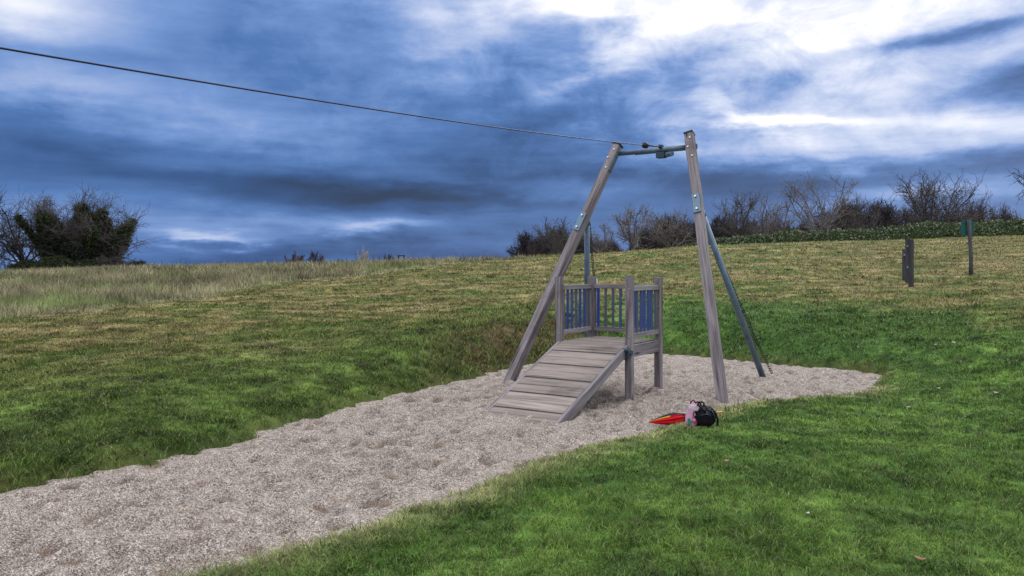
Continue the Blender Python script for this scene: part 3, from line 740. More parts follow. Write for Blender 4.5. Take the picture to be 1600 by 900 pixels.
# ramp
RL, RH = 1.80, DK + .0
tcen = (Ps['fl'] + Ps['fr']) / 2 - D * .02; tc3 = tcen + UP * (DK + .003); bc3 = tcen - D * RL + UP * -.012
sx_ = (tc3 - bc3); ramp_len = sx_.length; e = sx_.normalized(); nrm = W.cross(e).normalized()
if nrm.z < 0: nrm = -nrm
RW = .925
fr_ = Matrix((W, e, nrm)).transposed().to_4x4()
kk = [-.06, .19, .53, .87, 1.21, 1.55, RL]; cosr = RL / ramp_len
for i in range(6):
    s0, s1 = kk[i] / cosr, kk[i + 1] / cosr; L_ = s1 - s0
    bm = bmesh.new(); g = .006
    hgt = .011                                   # lower edge proud of the board below
    for j, (a, b) in enumerate(((0, .5), (.5, 1))):
        if i == 0 and j == 0: a = .0
        ya, yb = a * L_ + (0 if j == 0 else g / 2), b * L_ - (g / 2 if j == 0 else 0)
        z0 = .030 + hgt * (1 - a); z1 = .030 + hgt * (1 - b)
        ww = RW + random.Random(i * 7 + j).uniform(-.006, .006)
        vs = [bm.verts.new(p) for p in ((-ww/2, ya, z0 - .028), (ww/2, ya, z0 - .028), (ww/2, yb, z1 - .028), (-ww/2, yb, z1 - .028), (-ww/2, ya, z0), (ww/2, ya, z0), (ww/2, yb, z1), (-ww/2, yb, z1))]
        for f_ in ((3, 2, 1, 0), (4, 5, 6, 7), (0, 1, 5, 4), (1, 2, 6, 5), (2, 3, 7, 6), (3, 0, 4, 7)): bm.faces.new([vs[t] for t in f_])
    m_ = fr_.copy(); m_.translation = bc3 + e * s0 - nrm * .03
    bd = bm_obj('ramp_board', bm, M['board'], pf, m_, bev=.002)
    if i > 0:
        bm = bmesh.new(); add_box(bm, (0, -.005, .016), (RW + .010, .012, .036)); bm_obj('cleat', bm, M['black'] if 0 else M['far_wood'], bd, bev=.002)
for sgn in (-1, 1):
    # stringer: board on edge, end cut level with the ground
    bm = bmesh.new(); hS = .115; t_ = .045; y0 = -.05; x0 = sgn * (RW / 2 + t_ / 2 + .003)
    prof = [(y0, -.002), (ramp_len - .02, -.002), (ramp_len - .02, -hS), (.22, -hS), (y0, -.01)]
    vs = [[bm.verts.new((x0 + s * t_ / 2, y, z)) for y, z in prof] for s in (-1, 1)]
    bm.faces.new(vs[0]); bm.faces.new(vs[1][::-1])
    for a in range(5): bm.faces.new((vs[0][a], vs[0][(a + 1) % 5], vs[1][(a + 1) % 5], vs[1][a]))
    # put grain along local X by rotating the frame
    rot = Matrix.Rotation(R(90), 4, 'Z'); 
    for v_ in bm.verts: v_.co = rot.inverted() @ v_.co
    m_ = fr_.copy(); m_.translation = bc3 + nrm * .008
    bm_obj('stringer', bm, M['rail'], pf, m_ @ rot, bev=.003)
hp = Ps['fr'] - D * .10 - W * .0
bm = bmesh.new(); add_box(bm, (0, .03, -.02), (.12, .10, .06)); add_cyl(bm, (-.03, -.03, .025), (.05, -.03, .025), .026, .026, 14); add_box(bm, (0.055, -.015, -.02), (.016, .09, .09))
add_cyl(bm, (.05, -.02, -.02), (.085, -.02, -.02), .017, .015, 6)
bm_obj('hinge', bm, M['hinge'], pf, Matrix.Translation(hp + UP * (DK - .075)) @ q, bev=.004)
for sx2 in (-.33, .2, .38):
    bm = bmesh.new(); add_cyl(bm, (0, 0, 0), (0, 0, .004), .010, .008, 8); bm_obj('bolt', bm, M['bolt'], pf, Matrix.Translation(pc + W * sx2 - D * (hd_ - .06) + UP * DK))

# ------------------------------------------------------------------ bag and umbrella
def fabric(name, col, rough=.75, sc=90):
    m, t, b, o = material(name); c = objc(t); n = t.noise(c, 14, 5, .6, .8); n2 = t.noise(c, sc, 2, .5)
    f = (n - .5) * .5 + 1.0; cc = t.mix(1.0, col, t.comb(f, f, f), 'MULTIPLY'); t.put(b.inputs['Base Color'], cc)
    b.inputs['Roughness'].default_value = rough; b.inputs['Specular IOR Level'].default_value = .12; bump(t, b, n * 1.2 + n2 * .15, .6, .01); return m
M['bagk'] = fabric('black_nylon', (.006, .006, .009), .6); M['strapk'] = fabric('black_webbing', (.009, .009, .012), .7)
M['red'] = fabric('red_canopy', (.50, .006, .014), .6); M['ukb'] = fabric('dark_canopy', (.015, .015, .022), .55); M['yel'] = fabric('yellow_canopy', (.55, .42, .03), .55)
M['pink'] = fabric('pale_pink_cloth', (.56, .31, .42), .6); M['magenta'] = fabric('magenta_print', (.36, .03, .15), .6); M['teal'] = fabric('green_leaf_print', (.03, .20, .13), .6)
M['white'] = fabric('white_cloth', (.58, .50, .56), .6); M['orange'] = plain('orange_wood_handle', (.55, .20, .06), .4, 0, .2, 30)
def soft(bm, c, s, p=2.6, n=5, seed=0, amp=.04, mi=0):
    """cushion-like lump: superellipsoid with folds"""
    from mathutils import noise as mn
    g = bmesh.ops.create_icosphere(bm, subdivisions=n, radius=1.0)
    for v in g['verts']:
        d = v.co.normalized(); k = (abs(d.x) ** p + abs(d.y) ** p + abs(d.z) ** p) ** (-1 / p)
        q_ = d * k; nn = mn.fractal(d * 2.2 + Vector((seed, 0, 0)), 1, 2, 4) * amp + mn.noise(d * 6 + Vector((0, seed, 0))) * amp * .35
        q_ = q_ * (1 + nn); v.co = Vector((q_.x * s[0], q_.y * s[1], q_.z * s[2])) + Vector(c)
    for f in set(f for v in g['verts'] for f in v.link_faces): f.material_index = mi; f.smooth = True
bx, by = flat(1098, 665, .05); bz = zat(bx, by)
bp = empty('backpack', (bx, by, bz), 'black backpack slumped on the grass edge against the pink printed bag', 'backpack', rz=.1)
bm = bmesh.new(); soft(bm, (.035, .09, .100), (.130, .12, .112), 2.5, 5, 3, .22); bm_obj('body', bm, M['bagk'], bp, smooth=True)
bm = bmesh.new(); soft(bm, (.02, -.015, .085), (.085, .045, .085), 3, 4, 8, .10); bm_obj('front_pocket', bm, M['bagk'], bp, smooth=True)
bm = bmesh.new(); add_tube(bm, [(-.05, -.045, .12), (-.02, -.062, .145), (.02, -.066, .15), (.07, -.055, .135)], .004, 6); bm_obj('zip', bm, M['hinge'], bp)
for sd2, pts in enumerate(([(.10, .0, .20), (.135, -.035, .15), (.150, -.045, .08), (.155, -.03, .02), (.135, .0, .005)],
                           [(-.05, .02, .235), (-.06, -.03, .25), (-.02, -.06, .20), (.01, -.065, .17)])):
    bm = bmesh.new(); add_tube(bm, pts, .012, 8)
    for v in bm.verts: v.co.y = v.co.y
    bm_obj('strap', bm, M['strapk'], bp, smooth=True)
bm = bmesh.new(); add_tube(bm, [(-.045, .06, .225), (-.03, .04, .262), (.0, .03, .27), (.03, .05, .255), (.04, .08, .225)], .009, 8); bm_obj('carry_handle', bm, M['strapk'], bp, smooth=True)
bm = bmesh.new(); add_tube(bm, [(.095, -.030, .185), (.115, -.040, .13), (.128, -.045, .06)], .004, 6); bm_obj('piping', bm, M['hinge'], bp)

bp.scale = (.95, .95, .93)
gx_, gy_ = flat(1079, 665, .05); gz_ = zat(gx_, gy_)
pb = empty('handbag', (gx_, gy_, gz_), 'pink and white flower printed bag standing between umbrella and black backpack', 'bag', rz=-.18)
tiltm = Matrix.Rotation(R(-9), 4, 'X') @ Matrix.Rotation(R(14), 4, 'Y')
def pbo(name, bm, mat, parent=pb, smooth=True):
    for v in bm.verts: v.co = tiltm @ v.co
    return bm_obj(name, bm, mat, parent, smooth=smooth)
bm = bmesh.new(); soft(bm, (0, .05, .125), (.070, .045, .128), 3.6, 5, 5, .05); body = pbo('body', bm, M['pink'])
bm = bmesh.new(); soft(bm, (-.012, .012, .19), (.046, .010, .030), 4, 3, 2, .12); pbo('white_panel', bm, M['white'], body)
def disc(bm, cx, cz, r, rz_, y=-.006, th=.006, petal=0, amp=.2, ang=0):
    ring = []; n = 28
    for k in range(n):
        a = k * 2 * math.pi / n; rr = 1 + amp * math.cos(petal * a) if petal else 1
        x, z = math.cos(a) * r * rr, math.sin(a) * rz_ * rr; ring.append((cx + x * math.cos(ang) - z * math.sin(ang), cz + x * math.sin(ang) + z * math.cos(ang)))
    f0 = [bm.verts.new((x, y, z)) for x, z in ring]; f1 = [bm.verts.new((x, y + th, z)) for x, z in ring]
    bm.faces.new(f0); bm.faces.new(f1[::-1])
    for k in range(n): bm.faces.new((f0[k], f0[(k + 1) % n], f1[(k + 1) % n], f1[k]))
bm = bmesh.new(); disc(bm, .026, .072, .030, .034, -.002, .012, 5, .16); pbo('flower_print', bm, M['magenta'], body, False)
bm = bmesh.new(); disc(bm, .018, .072, .018, .016, -.0045, .01, 5, .2, .5); pbo('flower_print', bm, M['pink'], body, False)
bm = bmesh.new(); disc(bm, -.022, .042, .016, .036, -.003, .012, 0, 0, .45); pbo('leaf_print', bm, M['teal'], body, False)
bm = bmesh.new(); add_tube(bm, [Vector((.022 + .026 * math.cos(a), -.006, .135 + .028 * math.sin(a))) for a in [R(t) for t in range(-20, 300, 20)]], .0045, 6); pbo('ring_print', bm, M['bagk'], body)
bm = bmesh.new(); add_tube(bm, [(-.045, .03, .20), (-.055, .02, .245), (-.03, .02, .262), (-.005, .02, .245), (.01, .015, .262), (.045, .02, .25), (.065, .03, .20), (.075, .03, .14)], .008, 8); pbo('handle', bm, M['strapk'])
bm = bmesh.new(); soft(bm, (.062, .03, .185), (.030, .03, .035), 2.4, 4, 9, .15); soft(bm, (.07, .03, .10), (.022, .03, .05), 2.4, 4, 4, .15); pbo('side_gusset', bm, M['bagk'])

ux0, uy0 = flat(1008, 662, .02); ux1, uy1 = flat(1129, 662, .03)
uy1 += .34; ux1 = (1129 - 800) / F * uy1
p0 = Vector((ux0, uy0, .03)); p1 = Vector((ux1, uy1, zat(ux1, uy1) + .055))
um = empty('umbrella', p0, 'folded red, black and yellow umbrella lying on the gravel beside the bags', 'umbrella')
ul = (p1 - p0).length; ue = (p1 - p0).normalized(); umx = axis_matrix(p0, p1, (0, -1, .35))
bm = bmesh.new(); add_cyl(bm, (0, 0, .0), (0, 0, ul - .09), .0045, .0045, 8); bm_obj('shaft', bm, M['bolt'], um, umx)
bm = bmesh.new(); add_cyl(bm, (0, 0, -.015), (0, 0, .045), .0022, .005, 8); bm_obj('tip', bm, M['bolt'], um, umx)
nseg, nr = 40, 30; cl = .52
bm = bmesh.new(); rings = []
def urad(t):
    return .004 + .052 * (math.sin(min(t / .66, 1) * math.pi / 2) ** 1.2) * (1 - .62 * max(0, (t - .66) / .34) ** .8 if t > .66 else 1) + (.014 * max(0, (t - .9) / .1))
for i in range(nr + 1):
    t = i / nr; r_ = urad(t); rings.append([bm.verts.new((math.cos(a) * r_ * (1 + .20 * math.sin(a * 8 + 2.2 * t)) * .72, math.sin(a) * r_ * (1 + .20 * math.sin(a * 8 + 2.2 * t)), .03 + t * cl)) for a in [2 * math.pi * k / nseg for k in range(nseg)]])
for i, (a, b) in enumerate(zip(rings, rings[1:])):
    for k in range(nseg):
        f_ = bm.faces.new((a[k], a[(k + 1) % nseg], b[(k + 1) % nseg], b[k])); f_.smooth = True
        sgm = (k / nseg * 8) % 8
        f_.material_index = 0
        if 4.4 <= sgm < 7.15: f_.material_index = 1
        if 7.15 <= sgm < 7.38 and i < 15: f_.material_index = 2
        if 3.2 <= sgm < 4.4: f_.material_index = 1
        if i > 23 and i < 25: f_.material_index = 1
bm.faces.new(rings[0][::-1]); bm.faces.new(rings[-1])
bm_obj('canopy', bm, [M['red'], M['ukb'], M['yel']], um, umx)
bm = bmesh.new(); add_tube(bm, [(0, 0, ul - .14), (0, 0, ul - .05), (0, 0, ul)], [.009, .0105, .0105], 10); bm_obj('handle', bm, M['orange'], um, umx)

# ------------------------------------------------------------------ posts on the slope
ex, ey, ez = ground_at(1423.5, 448)
pbx = empty('pull_up_bars', (ex, ey, ez), 'three dark timber posts of stepped height with short bars, standing on the slope', 'exercise bars')
pk = ey / F; tops = [74 * pk, 72 * pk, 52 * pk]; prev = None
for i, tz in enumerate(tops):
    Yi = ey + .9 * i; p = Vector(((1423.5 - 5.4 * i - 800) / F * Yi, Yi, 0)); p.z = zat(p.x, p.y); wd_ = (6.6 * pk, 6 * pk, 5.2 * pk)[i]
    timber('post', p + UP * -.2, p + UP * tz, wd_, wd_, M['far_wood'], pbx, (1, .15, 0), .02, seed=70 + i, jitter=.004)
    if prev:
        for zz in ((64 * pk,) if i == 1 else (46 * pk,)):
            bm = bmesh.new(); a = prev + UP * zz; b = p + UP * (zz - (p.z - prev.z)); add_cyl(bm, a - a, b - a, .03, .03, 12)
            bm_obj('bar', bm, M['galv_light'], pbx, Matrix.Translation(a))
        if i == 1:
            bm = bmesh.new(); a = prev + UP * 28 * pk; b = p + UP * 26 * pk; add_cyl(bm, a - a, b - a, .03, .03, 12); bm_obj('bar', bm, M['galv_light'], pbx, Matrix.Translation(a))
    prev = p
sx_, sy_, sz_ = ground_at(1517, 430)
print('POSTS', ex, ey, ez, sx_, sy_, sz_)
M['signg'] = plain('green_sign_back', (.010, .105, .085), .5, .1, .2, 4)
sh = 87 * sy_ / F
sg = empty('sign_post', (sx_, sy_, sz_), 'slim timber post carrying a small green sign seen from behind', 'sign')
ptop = Vector((sx_ - .07, sy_, sz_ + 2.02))
bm = bmesh.new(); add_tube(bm, [(0, 0, -.2), (.005, 0, .5), (-.03, 0, 1.2), (-.07, 0, sh)], [.062, .058, .056, .055], 14); bm_obj('post', bm, M['far_wood'], sg)
bm = bmesh.new(); add_box(bm, (-.07, .075, sh - .26), (.40, .02, .50)); 
ver = [e_ for e_ in bm.edges if abs((e_.verts[0].co - e_.verts[1].co).normalized().y) > .9]
bmesh.ops.bevel(bm, geom=ver, offset=.05, segments=4, affect='EDGES'); bm_obj('sign_panel', bm, M['signg'], sg)
for zz in (sh - .4, sh - .12):
    bm = bmesh.new(); add_box(bm, (-.07, .062, zz), (.30, .008, .03)); bm_obj('bracket', bm, M['hinge'], sg)

# ------------------------------------------------------------------ trees
def tubes(segs, sides=4):
    """segs: array (n, 8): p0, p1, r0, r1 -> one mesh of tapered tubes"""
    s = np.array(segs, float); p0, p1, r0, r1 = s[:, :3], s[:, 3:6], s[:, 6], s[:, 7]
    d = p1 - p0; d /= np.linalg.norm(d, axis=1)[:, None] + 1e-9
    ref = np.where(np.abs(d[:, 2:3]) > .9, np.array([[1., 0, 0]]), np.array([[0, 0, 1.]])); a = np.cross(d, ref); a /= np.linalg.norm(a, axis=1)[:, None]; b = np.cross(d, a)
    ang = np.arange(sides) * 2 * np.pi / sides; ring = a[:, None] * np.cos(ang)[None, :, None] + b[:, None] * np.sin(ang)[None, :, None]
    v = np.concatenate([p0[:, None] + ring * r0[:, None, None], p1[:, None] + ring * r1[:, None, None]], 1)
    i = np.arange(len(s))[:, None, None] * 2 * sides; k = np.arange(sides)
    q_ = np.stack([k, (k + 1) % sides, (k + 1) % sides + sides, k + sides], -1)[None] + i
    return v.reshape(-1, 3), q_.reshape(-1, 4)
def grow(seed, H=6.0, spread=.9, trunk=.22, scaf=6, lat=7, twig=6, fine=3, rmin=.011, r0=.13, stems=1, base=.3, droop=0.0, up=.25, curl=.28):
    rr = random.Random(seed); base_w = base; thick, thin = [], []
    def rv(): return Vector((rr.gauss(0, 1), rr.gauss(0, 1), rr.gauss(0, 1)))
    def walk(p, d, L_, r, r_end, steps, lst, upw, curl_):
        pts = [(p.copy(), d.copy(), r)]
        for i in range(steps):
            d = (d + rv() * curl_ + Vector((0, 0, upw))).normalized(); q_ = p + d * (L_ / steps)
            rn = r + (r_end - r) / steps * 1.0; rn = max(rn, r_end)
            lst.append((*p, *q_, r, rn)); p = q_; r = rn; pts.append((p.copy(), d.copy(), r))
        return pts
    for s_i in range(stems):
        base = Vector((base_w * (2 * (s_i + .5) / stems - 1) + rr.uniform(-.2, .2), rr.uniform(-.3, .3), -.15)) * (1 if stems > 1 else 0) + Vector((0, 0, -.15)); d0 = Vector((rr.gauss(0, .06), rr.gauss(0, .06), 1)).normalized()
        if stems > 1: d0 = Vector((base.x * (1.2 if base_w < .5 else .25), base.y * .5, 1)).normalized()
        tp = walk(base, d0, H * trunk + .15, r0, r0 * .82, 4, thick, .02, .05)
        for k in range(scaf):
            az_ = 2 * math.pi * (k + rr.uniform(-.35, .35)) / scaf; tilt = (.18 + .98 * ((k * 0.618 + .37) % 1.0) + rr.uniform(-.06, .06)) * spread
            q0, _, rb = tp[-1 - (k % 2)] if scaf > 3 else tp[-1]
            d = Vector((math.cos(az_) * math.sin(tilt), math.sin(az_) * math.sin(tilt), math.cos(tilt)))
            L_ = H * (1 - trunk) * rr.uniform(.74, .86)
            sp = walk(q0, d, L_, r0 * .50, rmin * 1.6, 9, thick, up * .25 - droop * .1, curl * .5)
            for j in range(lat):
                t = 1 + int(1 + (j / lat) * 8 * .98); t = min(t, 9); q1, d1, r1_ = sp[t]
                dd = (d1 * .75 + rv() * .55).normalized(); dd.z = dd.z * .7 + up * .4
                lp = walk(q1, dd.normalized(), L_ * .42 * rr.uniform(.7, 1.1) * (1.25 - .08 * t), max(r1_ * .6, rmin * 1.5), rmin * 1.1, 5, thin, up * .3 - droop * .3, curl * .7)
                for m2 in range(twig):
                    q2, d2, r2 = lp[1 + m2 % 5]; d3 = (d2 * .6 + rv() * .55 + Vector((0, 0, up * .6 - droop * .5))).normalized()
                    wp = walk(q2, d3, L_ * .20 * rr.uniform(.5, 1.2), max(rmin, r2 * .6), rmin * .8, 3, thin, up * .2 - droop * .3, curl)
                    for m3 in range(fine):
                        q3, d4, _ = wp[1 + m3 % 3]; d5 = (d4 * .6 + rv() * .5 + Vector((0, 0, up * .5))).normalized()
                        walk(q3, d5, L_ * .10 * rr.uniform(.5, 1.2), rmin * .8, rmin * .55, 1, thin, 0, 0)
    return thick, thin
def tree_obj(name, x, y, z, H, label, cat, group, bark_m, **kw):
    root = empty(name, (x, y, z), label, cat, group); th, tn = grow(H=H, **kw)
    v, q_ = tubes(th, 7); np_mesh('trunk', v, q_, None, bark_m, root, smooth=True)
    v, q_ = tubes(tn, 3); np_mesh('crown', v, q_, None, bark_m, root)
    return root, th, tn
def place(px, Yd): return (px - 800) / F * Yd, Yd
G1 = 'bare trees along the crest'
trees = [  # px, depth, top py, label, bark, settings
    (776 + 212, 72, 313, 'pale bare branching tree nearest the left timber leg, standing alone on the crest', 'bark_pale', dict(seed=2, spread=1.05, trunk=.20, scaf=7, rmin=.0145)),
    (1046, 76, 322, 'pale bare tree with a wide low crown just left of the right timber leg', 'bark_pale', dict(seed=5, spread=1.15, trunk=.14, scaf=7, rmin=.0145)),
    (1152, 74, 292, 'tall grey bare tree immediately right of the right timber leg', 'bark_grey', dict(seed=9, spread=1.0, trunk=.12, scaf=7, rmin=.0145)),
    (1204, 76, 305, 'low spreading grey bare tree, second to the right of the timber leg', 'bark_pale', dict(seed=14, spread=1.2, trunk=.10, scaf=7, rmin=.015)),
    (1282, 74, 262, 'tallest pale bare tree in the middle of the right hand treeline, two forked', 'bark_pale', dict(seed=25, spread=.95, trunk=.13, scaf=7, rmin=.0145)),
    (1345, 78, 300, 'short bushy bare tree between the two large bare trees on the right', 'bark_grey', dict(seed=31, spread=1.1, trunk=.08, scaf=7, rmin=.0145)),
    (1457, 70, 260, 'round crowned bare tree rising above the green hedge near the sign', 'bark_grey', dict(seed=43, spread=1.0, trunk=.12, scaf=14, lat=9, twig=7, rmin=.015, up=.22)),
    (882, 80, 332, 'grey bare tree seen through and left of the slanting left leg', 'bark_grey', dict(seed=52, spread=1.1, trunk=.10, scaf=7, rmin=.017)),
    (935, 82, 345, 'thin bare sapling between the left leg and the pale bare tree', 'bark_pale', dict(seed=57, spread=.9, trunk=.15, scaf=5, rmin=.0145)),
]
for px, Yd, tpy, lab, bk, kw in trees:
    x, y = place(px, Yd); z = zat(x, y); Ht = EYE + (HOR - tpy) / F * Yd - z
    kw = dict(dict(lat=9, twig=6, fine=3, r0=.15), **kw); tree_obj('bare_tree', x, y, z, Ht * 1.04, lab, 'tree', G1, M[bk], **kw)
# closer tree whose boughs enter at the right edge
x, y = place(1668, 46); z = zat(x, y)
tree_obj('bare_tree', x, y, z, EYE + (HOR - 205) / F * 46 - z, 'dark bare boughs reaching in at the right edge of the view', 'tree', None, M['bark_dark'], seed=77, spread=1.1, trunk=.22, scaf=8, lat=8, rmin=.014, r0=.2)

# dense dark thickets behind (each one a shrub)
def shrub_mesh(seed, bark_m, leafy=.3):
    th, tn = grow(seed=seed, H=3.4, spread=1.25, trunk=.04, scaf=11, lat=9, twig=7, fine=4, rmin=.016, r0=.06, stems=3, up=.20, curl=.35)
    return tubes(th, 4), tubes(tn, 3)
shr = []
for i, bkm in enumerate(('bark_dark', 'bark_red', 'bark_grey')):
    shr.append((shrub_mesh(200 + i, None), M[bkm]))
def shrub(x, y, z, H, W_, label, cat, group, var, seed):
    root = empty('shrub', (x, y, z), label, cat, group, rz=0); (a, b), mt = shr[var % 3]; rr = random.Random(seed); an_ = rr.random() * 6.28
    key = ('m', var % 3)
    if key not in shrub.cache:
        s1 = np_mesh('stem', a[0], a[1], None, mt, root); s2 = np_mesh('foliage', b[0], b[1], None, mt, root); shrub.cache[key] = (s1, s2)
    else:
        s1, s2 = [q_.copy() for q_ in shrub.cache[key]]
        for q_ in (s1, s2): C.objects.link(q_); q_.parent = root
    root.scale = (W_ / 4.4, W_ / 4.4, H / 3.3); root.rotation_euler = (0, 0, an_)
    return root
shrub.cache = {}
thick = [  # px, depth, width px, top py, variant, label
    (826, 96, 40, 358, 0, 'dark rounded thicket at the left end of the treeline'),
    (852, 94, 36, 362, 1, 'low dark thicket, second from the left end of the treeline'),
    (878, 90, 60, 352, 0, 'broad dark thicket behind the slanting left leg'),
    (912, 92, 46, 364, 2, 'dark thicket right behind the bluish left strut'),
    (950, 98, 40, 372, 1, 'low distant thicket left of the lone pale bare tree'),
    (1016, 92, 50, 350, 0, 'dark thicket right of the lone pale bare tree'),
    (1050, 88, 62, 332, 0, 'tall dense dark thicket left of the right timber leg'),
    (1080, 94, 50, 338, 1, 'dark thicket touching the left side of the right timber leg'),
    (1125, 92, 56, 330, 0, 'dark thicket just right of the right timber leg'),
    (1170, 96, 56, 340, 1, 'reddish dark thicket behind the tall grey bare tree'),
    (1212, 94, 56, 338, 2, 'grey thicket behind the low spreading bare tree'),
    (1252, 96, 50, 342, 1, 'low thicket left of the tallest pale tree'),
    (1318, 90, 66, 306, 0, 'dense dark thicket right of the tallest pale tree'),
    (1366, 88, 66, 308, 0, 'dense dark thicket in the gap of the right hand treeline'),
    (1404, 92, 54, 318, 1, 'dark thicket left of the round crowned tree'),
    (1440, 96, 50, 326, 2, 'thicket behind the round crowned tree on its left side'),
    (1484, 96, 50, 326, 1, 'thicket behind the round crowned tree on its right side'),
    (1523, 104, 44, 309, 1, 'rounded reddish thicket above the green sign'),
    (1566, 108, 40, 316, 2, 'rounded thin thicket right of the sign near the frame edge'),
]
for i, (px, Yd, wpx, tpy, vr, lab) in enumerate(thick):
    x, y = place(px, Yd); z = zat(x, y); Ht = EYE + (HOR - tpy) / F * Yd - z
    shrub(x, y, z, Ht * 1.06, wpx / F * Yd * 1.3, lab, 'shrub', 'dark thickets behind the bare trees', vr, i)

# big ivy-grown tree on the left skyline
def leaves(name, pts, size, base_cols, parent, mat, rs, up=.0):
    n = len(pts); a = rs.normal(size=(n, 3)); a /= np.linalg.norm(a, axis=1)[:, None]; b = np.cross(a, rs.normal(size=(n, 3))); b /= np.linalg.norm(b, axis=1)[:, None]
    s = size * rs.uniform(.6, 1.4, (n, 1)); v = np.stack([pts - a * s, pts - b * s * .6, pts + a * s, pts + b * s * .6], 1).reshape(-1, 3)
    q_ = np.arange(n * 4).reshape(-1, 4); c = base_cols[rs.randint(len(base_cols), size=n)] * rs.uniform(.6, 1.4, (n, 1))
    return np_mesh(name, v, q_, None, mat, parent, tint=np.repeat(c, 4, 0))
ivy_cols = np.array([[.028, .048, .020], [.045, .068, .026], [.018, .030, .014], [.07, .09, .04], [.06, .05, .035]])
def ivy_on(th, frac, rad, dens, rs, zmax):
    s = np.array(th); pts = []
    for row in s:
        if row[6] < frac or row[2] > zmax: continue
        L_ = np.linalg.norm(row[3:6] - row[:3]); n = int(L_ * dens)
        t = rs.rand(n, 1); p = row[:3] * (1 - t) + row[3:6] * t; pts.append(p + rs.normal(size=(n, 3)) * rad * (1 - .5 * np.clip(p[:, 2:3] / zmax, 0, 1)))
    return np.concatenate(pts)
rs = np.random.RandomState(8)
for (px, Yd, tpy, lab, kw, iv) in [
    (125, 92, 300, 'big multi stemmed tree smothered in dark green ivy on the left skyline', dict(seed=303, spread=.98, trunk=.08, scaf=8, lat=10, twig=8, fine=3, rmin=.018, r0=.34, stems=3, base=2.2, up=.20, curl=.27), True),
    (34, 94, 306, 'bare wide crowned tree left of the ivy covered tree, cut by the frame edge', dict(seed=311, spread=1.15, trunk=.14, scaf=9, lat=10, twig=7, fine=4, rmin=.022, r0=.26, up=.15, curl=.36), False)]:
    x, y = place(px, Yd); z = zat(x, y) - .3; Ht = EYE + (HOR - tpy) / F * Yd - z
    root, th, tn = tree_obj('ivy_tree' if iv else 'bare_tree', x, y, z, Ht * 1.10, lab, 'tree', None, M['bark_dark'] if not iv else M['bark_grey'], **kw)
    if iv:
        pts = ivy_on(th, .075, .36, 520, rs, Ht * .80)
        leaves('ivy', pts, .11, ivy_cols, root, M['leaf'], rs)
for i, (px, Yd, w_, h_, lab) in enumerate([(45, 88, 5.0, 1.5, 'low dark ivy mound at the left foot of the big trees'), (88, 86, 5.2, 1.9, 'low dark ivy mound directly below the ivy tree'), (132, 87, 4.0, 1.5, 'low dark ivy mound at the right foot of the ivy tree')]):
    x, y = place(px, Yd); z = zat(x, y); root = empty('bush', (x, y, z - .1), lab, 'bush', 'bushes under the ivy tree'); n = 9000
    dv = rs.normal(size=(n, 3)); dv[:, 2] = np.abs(dv[:, 2]); dv /= np.linalg.norm(dv, axis=1)[:, None]; rad = rs.rand(n, 1) ** .25
    f = 1 + .25 * fbm(dv[:, 0] * 2 + i, dv[:, 1] * 2, 1.5, 3)[:, None]
    pts = dv * rad * f * np.array([w_ / 2, w_ / 2.5, h_]); leaves('foliage', pts, .10, ivy_cols * .8, root, M['leaf'], rs)
# scrub line right of it
for i, (px, wpx, tpy, vr, lab) in enumerate([(180, 40, 398, 1, 'low brown scrub just right of the ivy tree'), (215, 44, 404, 0, 'low brown scrub on the skyline, second right of the ivy tree'), (160, 30, 396, 2, 'pale brown scrub at the right foot of the ivy tree')]):
    Yd = 88; x, y = place(px, Yd); z = zat(x, y); shrub(x, y, z, EYE + (HOR - tpy) / F * Yd - z, wpx / F * Yd, lab, 'shrub', 'scrub right of the ivy tree', vr, 50 + i)
# small far trees on the horizon
fm = []
for i in range(2):
    fm.append(grow(seed=400 + i, H=8, spread=.85, trunk=.22, scaf=8, lat=7, twig=5, fine=2, rmin=.07, r0=.3, up=.2))
M['bark_white'] = bark('blossom_white', (.5, .47, .46), (.2, .18, .18))
far = [(461, 300, 389, 1.25, 0, 'bark_red', 'small round dark tree on the horizon, leftmost of the far trees'), (493, 300, 386, .95, 1, 'bark_dark', 'small round dark tree on the horizon, second of the far trees'),
       (568, 260, 380, .62, 0, 'bark_white', 'small whitish tree standing on the horizon at centre left'), (531, 330, 400, .8, 1, 'bark_dark', 'tiny low tree left of the whitish tree'),
       (602, 300, 393, .9, 0, 'bark_red', 'tiny dark tree right of the whitish tree'), (610, 310, 390, .5, 1, 'bark_dark', 'narrow tiny dark tree, the last one right of the whitish tree')]
for px, Yd, tpy, ws, var, bk, lab in far:
    x, y = place(px, Yd); z = zat(x, y); Ht = EYE + (HOR - tpy) / F * Yd - z; root = empty('far_tree', (x, y, z), lab, 'tree', 'small trees on the far horizon')
    th, tn = fm[var]
    v, q_ = tubes(th, 5); np_mesh('trunk', v, q_, None, M[bk], root); v, q_ = tubes(tn, 3); np_mesh('crown', v, q_, None, M[bk], root)
    k = Ht / 8.0; root.scale = (k * ws * .62, k * ws * .62, k * 1.0)
# low far building-like shelter on the horizon
x, y = place(627, 240); z = zat(x, y); root = empty('far_shelter', (x, y, z), 'tiny dark flat roofed shelter on the horizon right of the far trees', 'shelter')
hh_ = EYE + (HOR - 399.5) / F * 240 - z
bm = bmesh.new(); add_box(bm, (0, 0, hh_), (2.2, 1.8, .3)); bm_obj('roof', bm, M['bark_dark'], root)
for sx3 in (-.8, .8):
    for sy3 in (-.6, .6):
        bm = bmesh.new(); add_box(bm, (sx3, sy3, hh_ / 2), (.25, .25, hh_)); bm_obj('post', bm, M['bark_dark'], root)

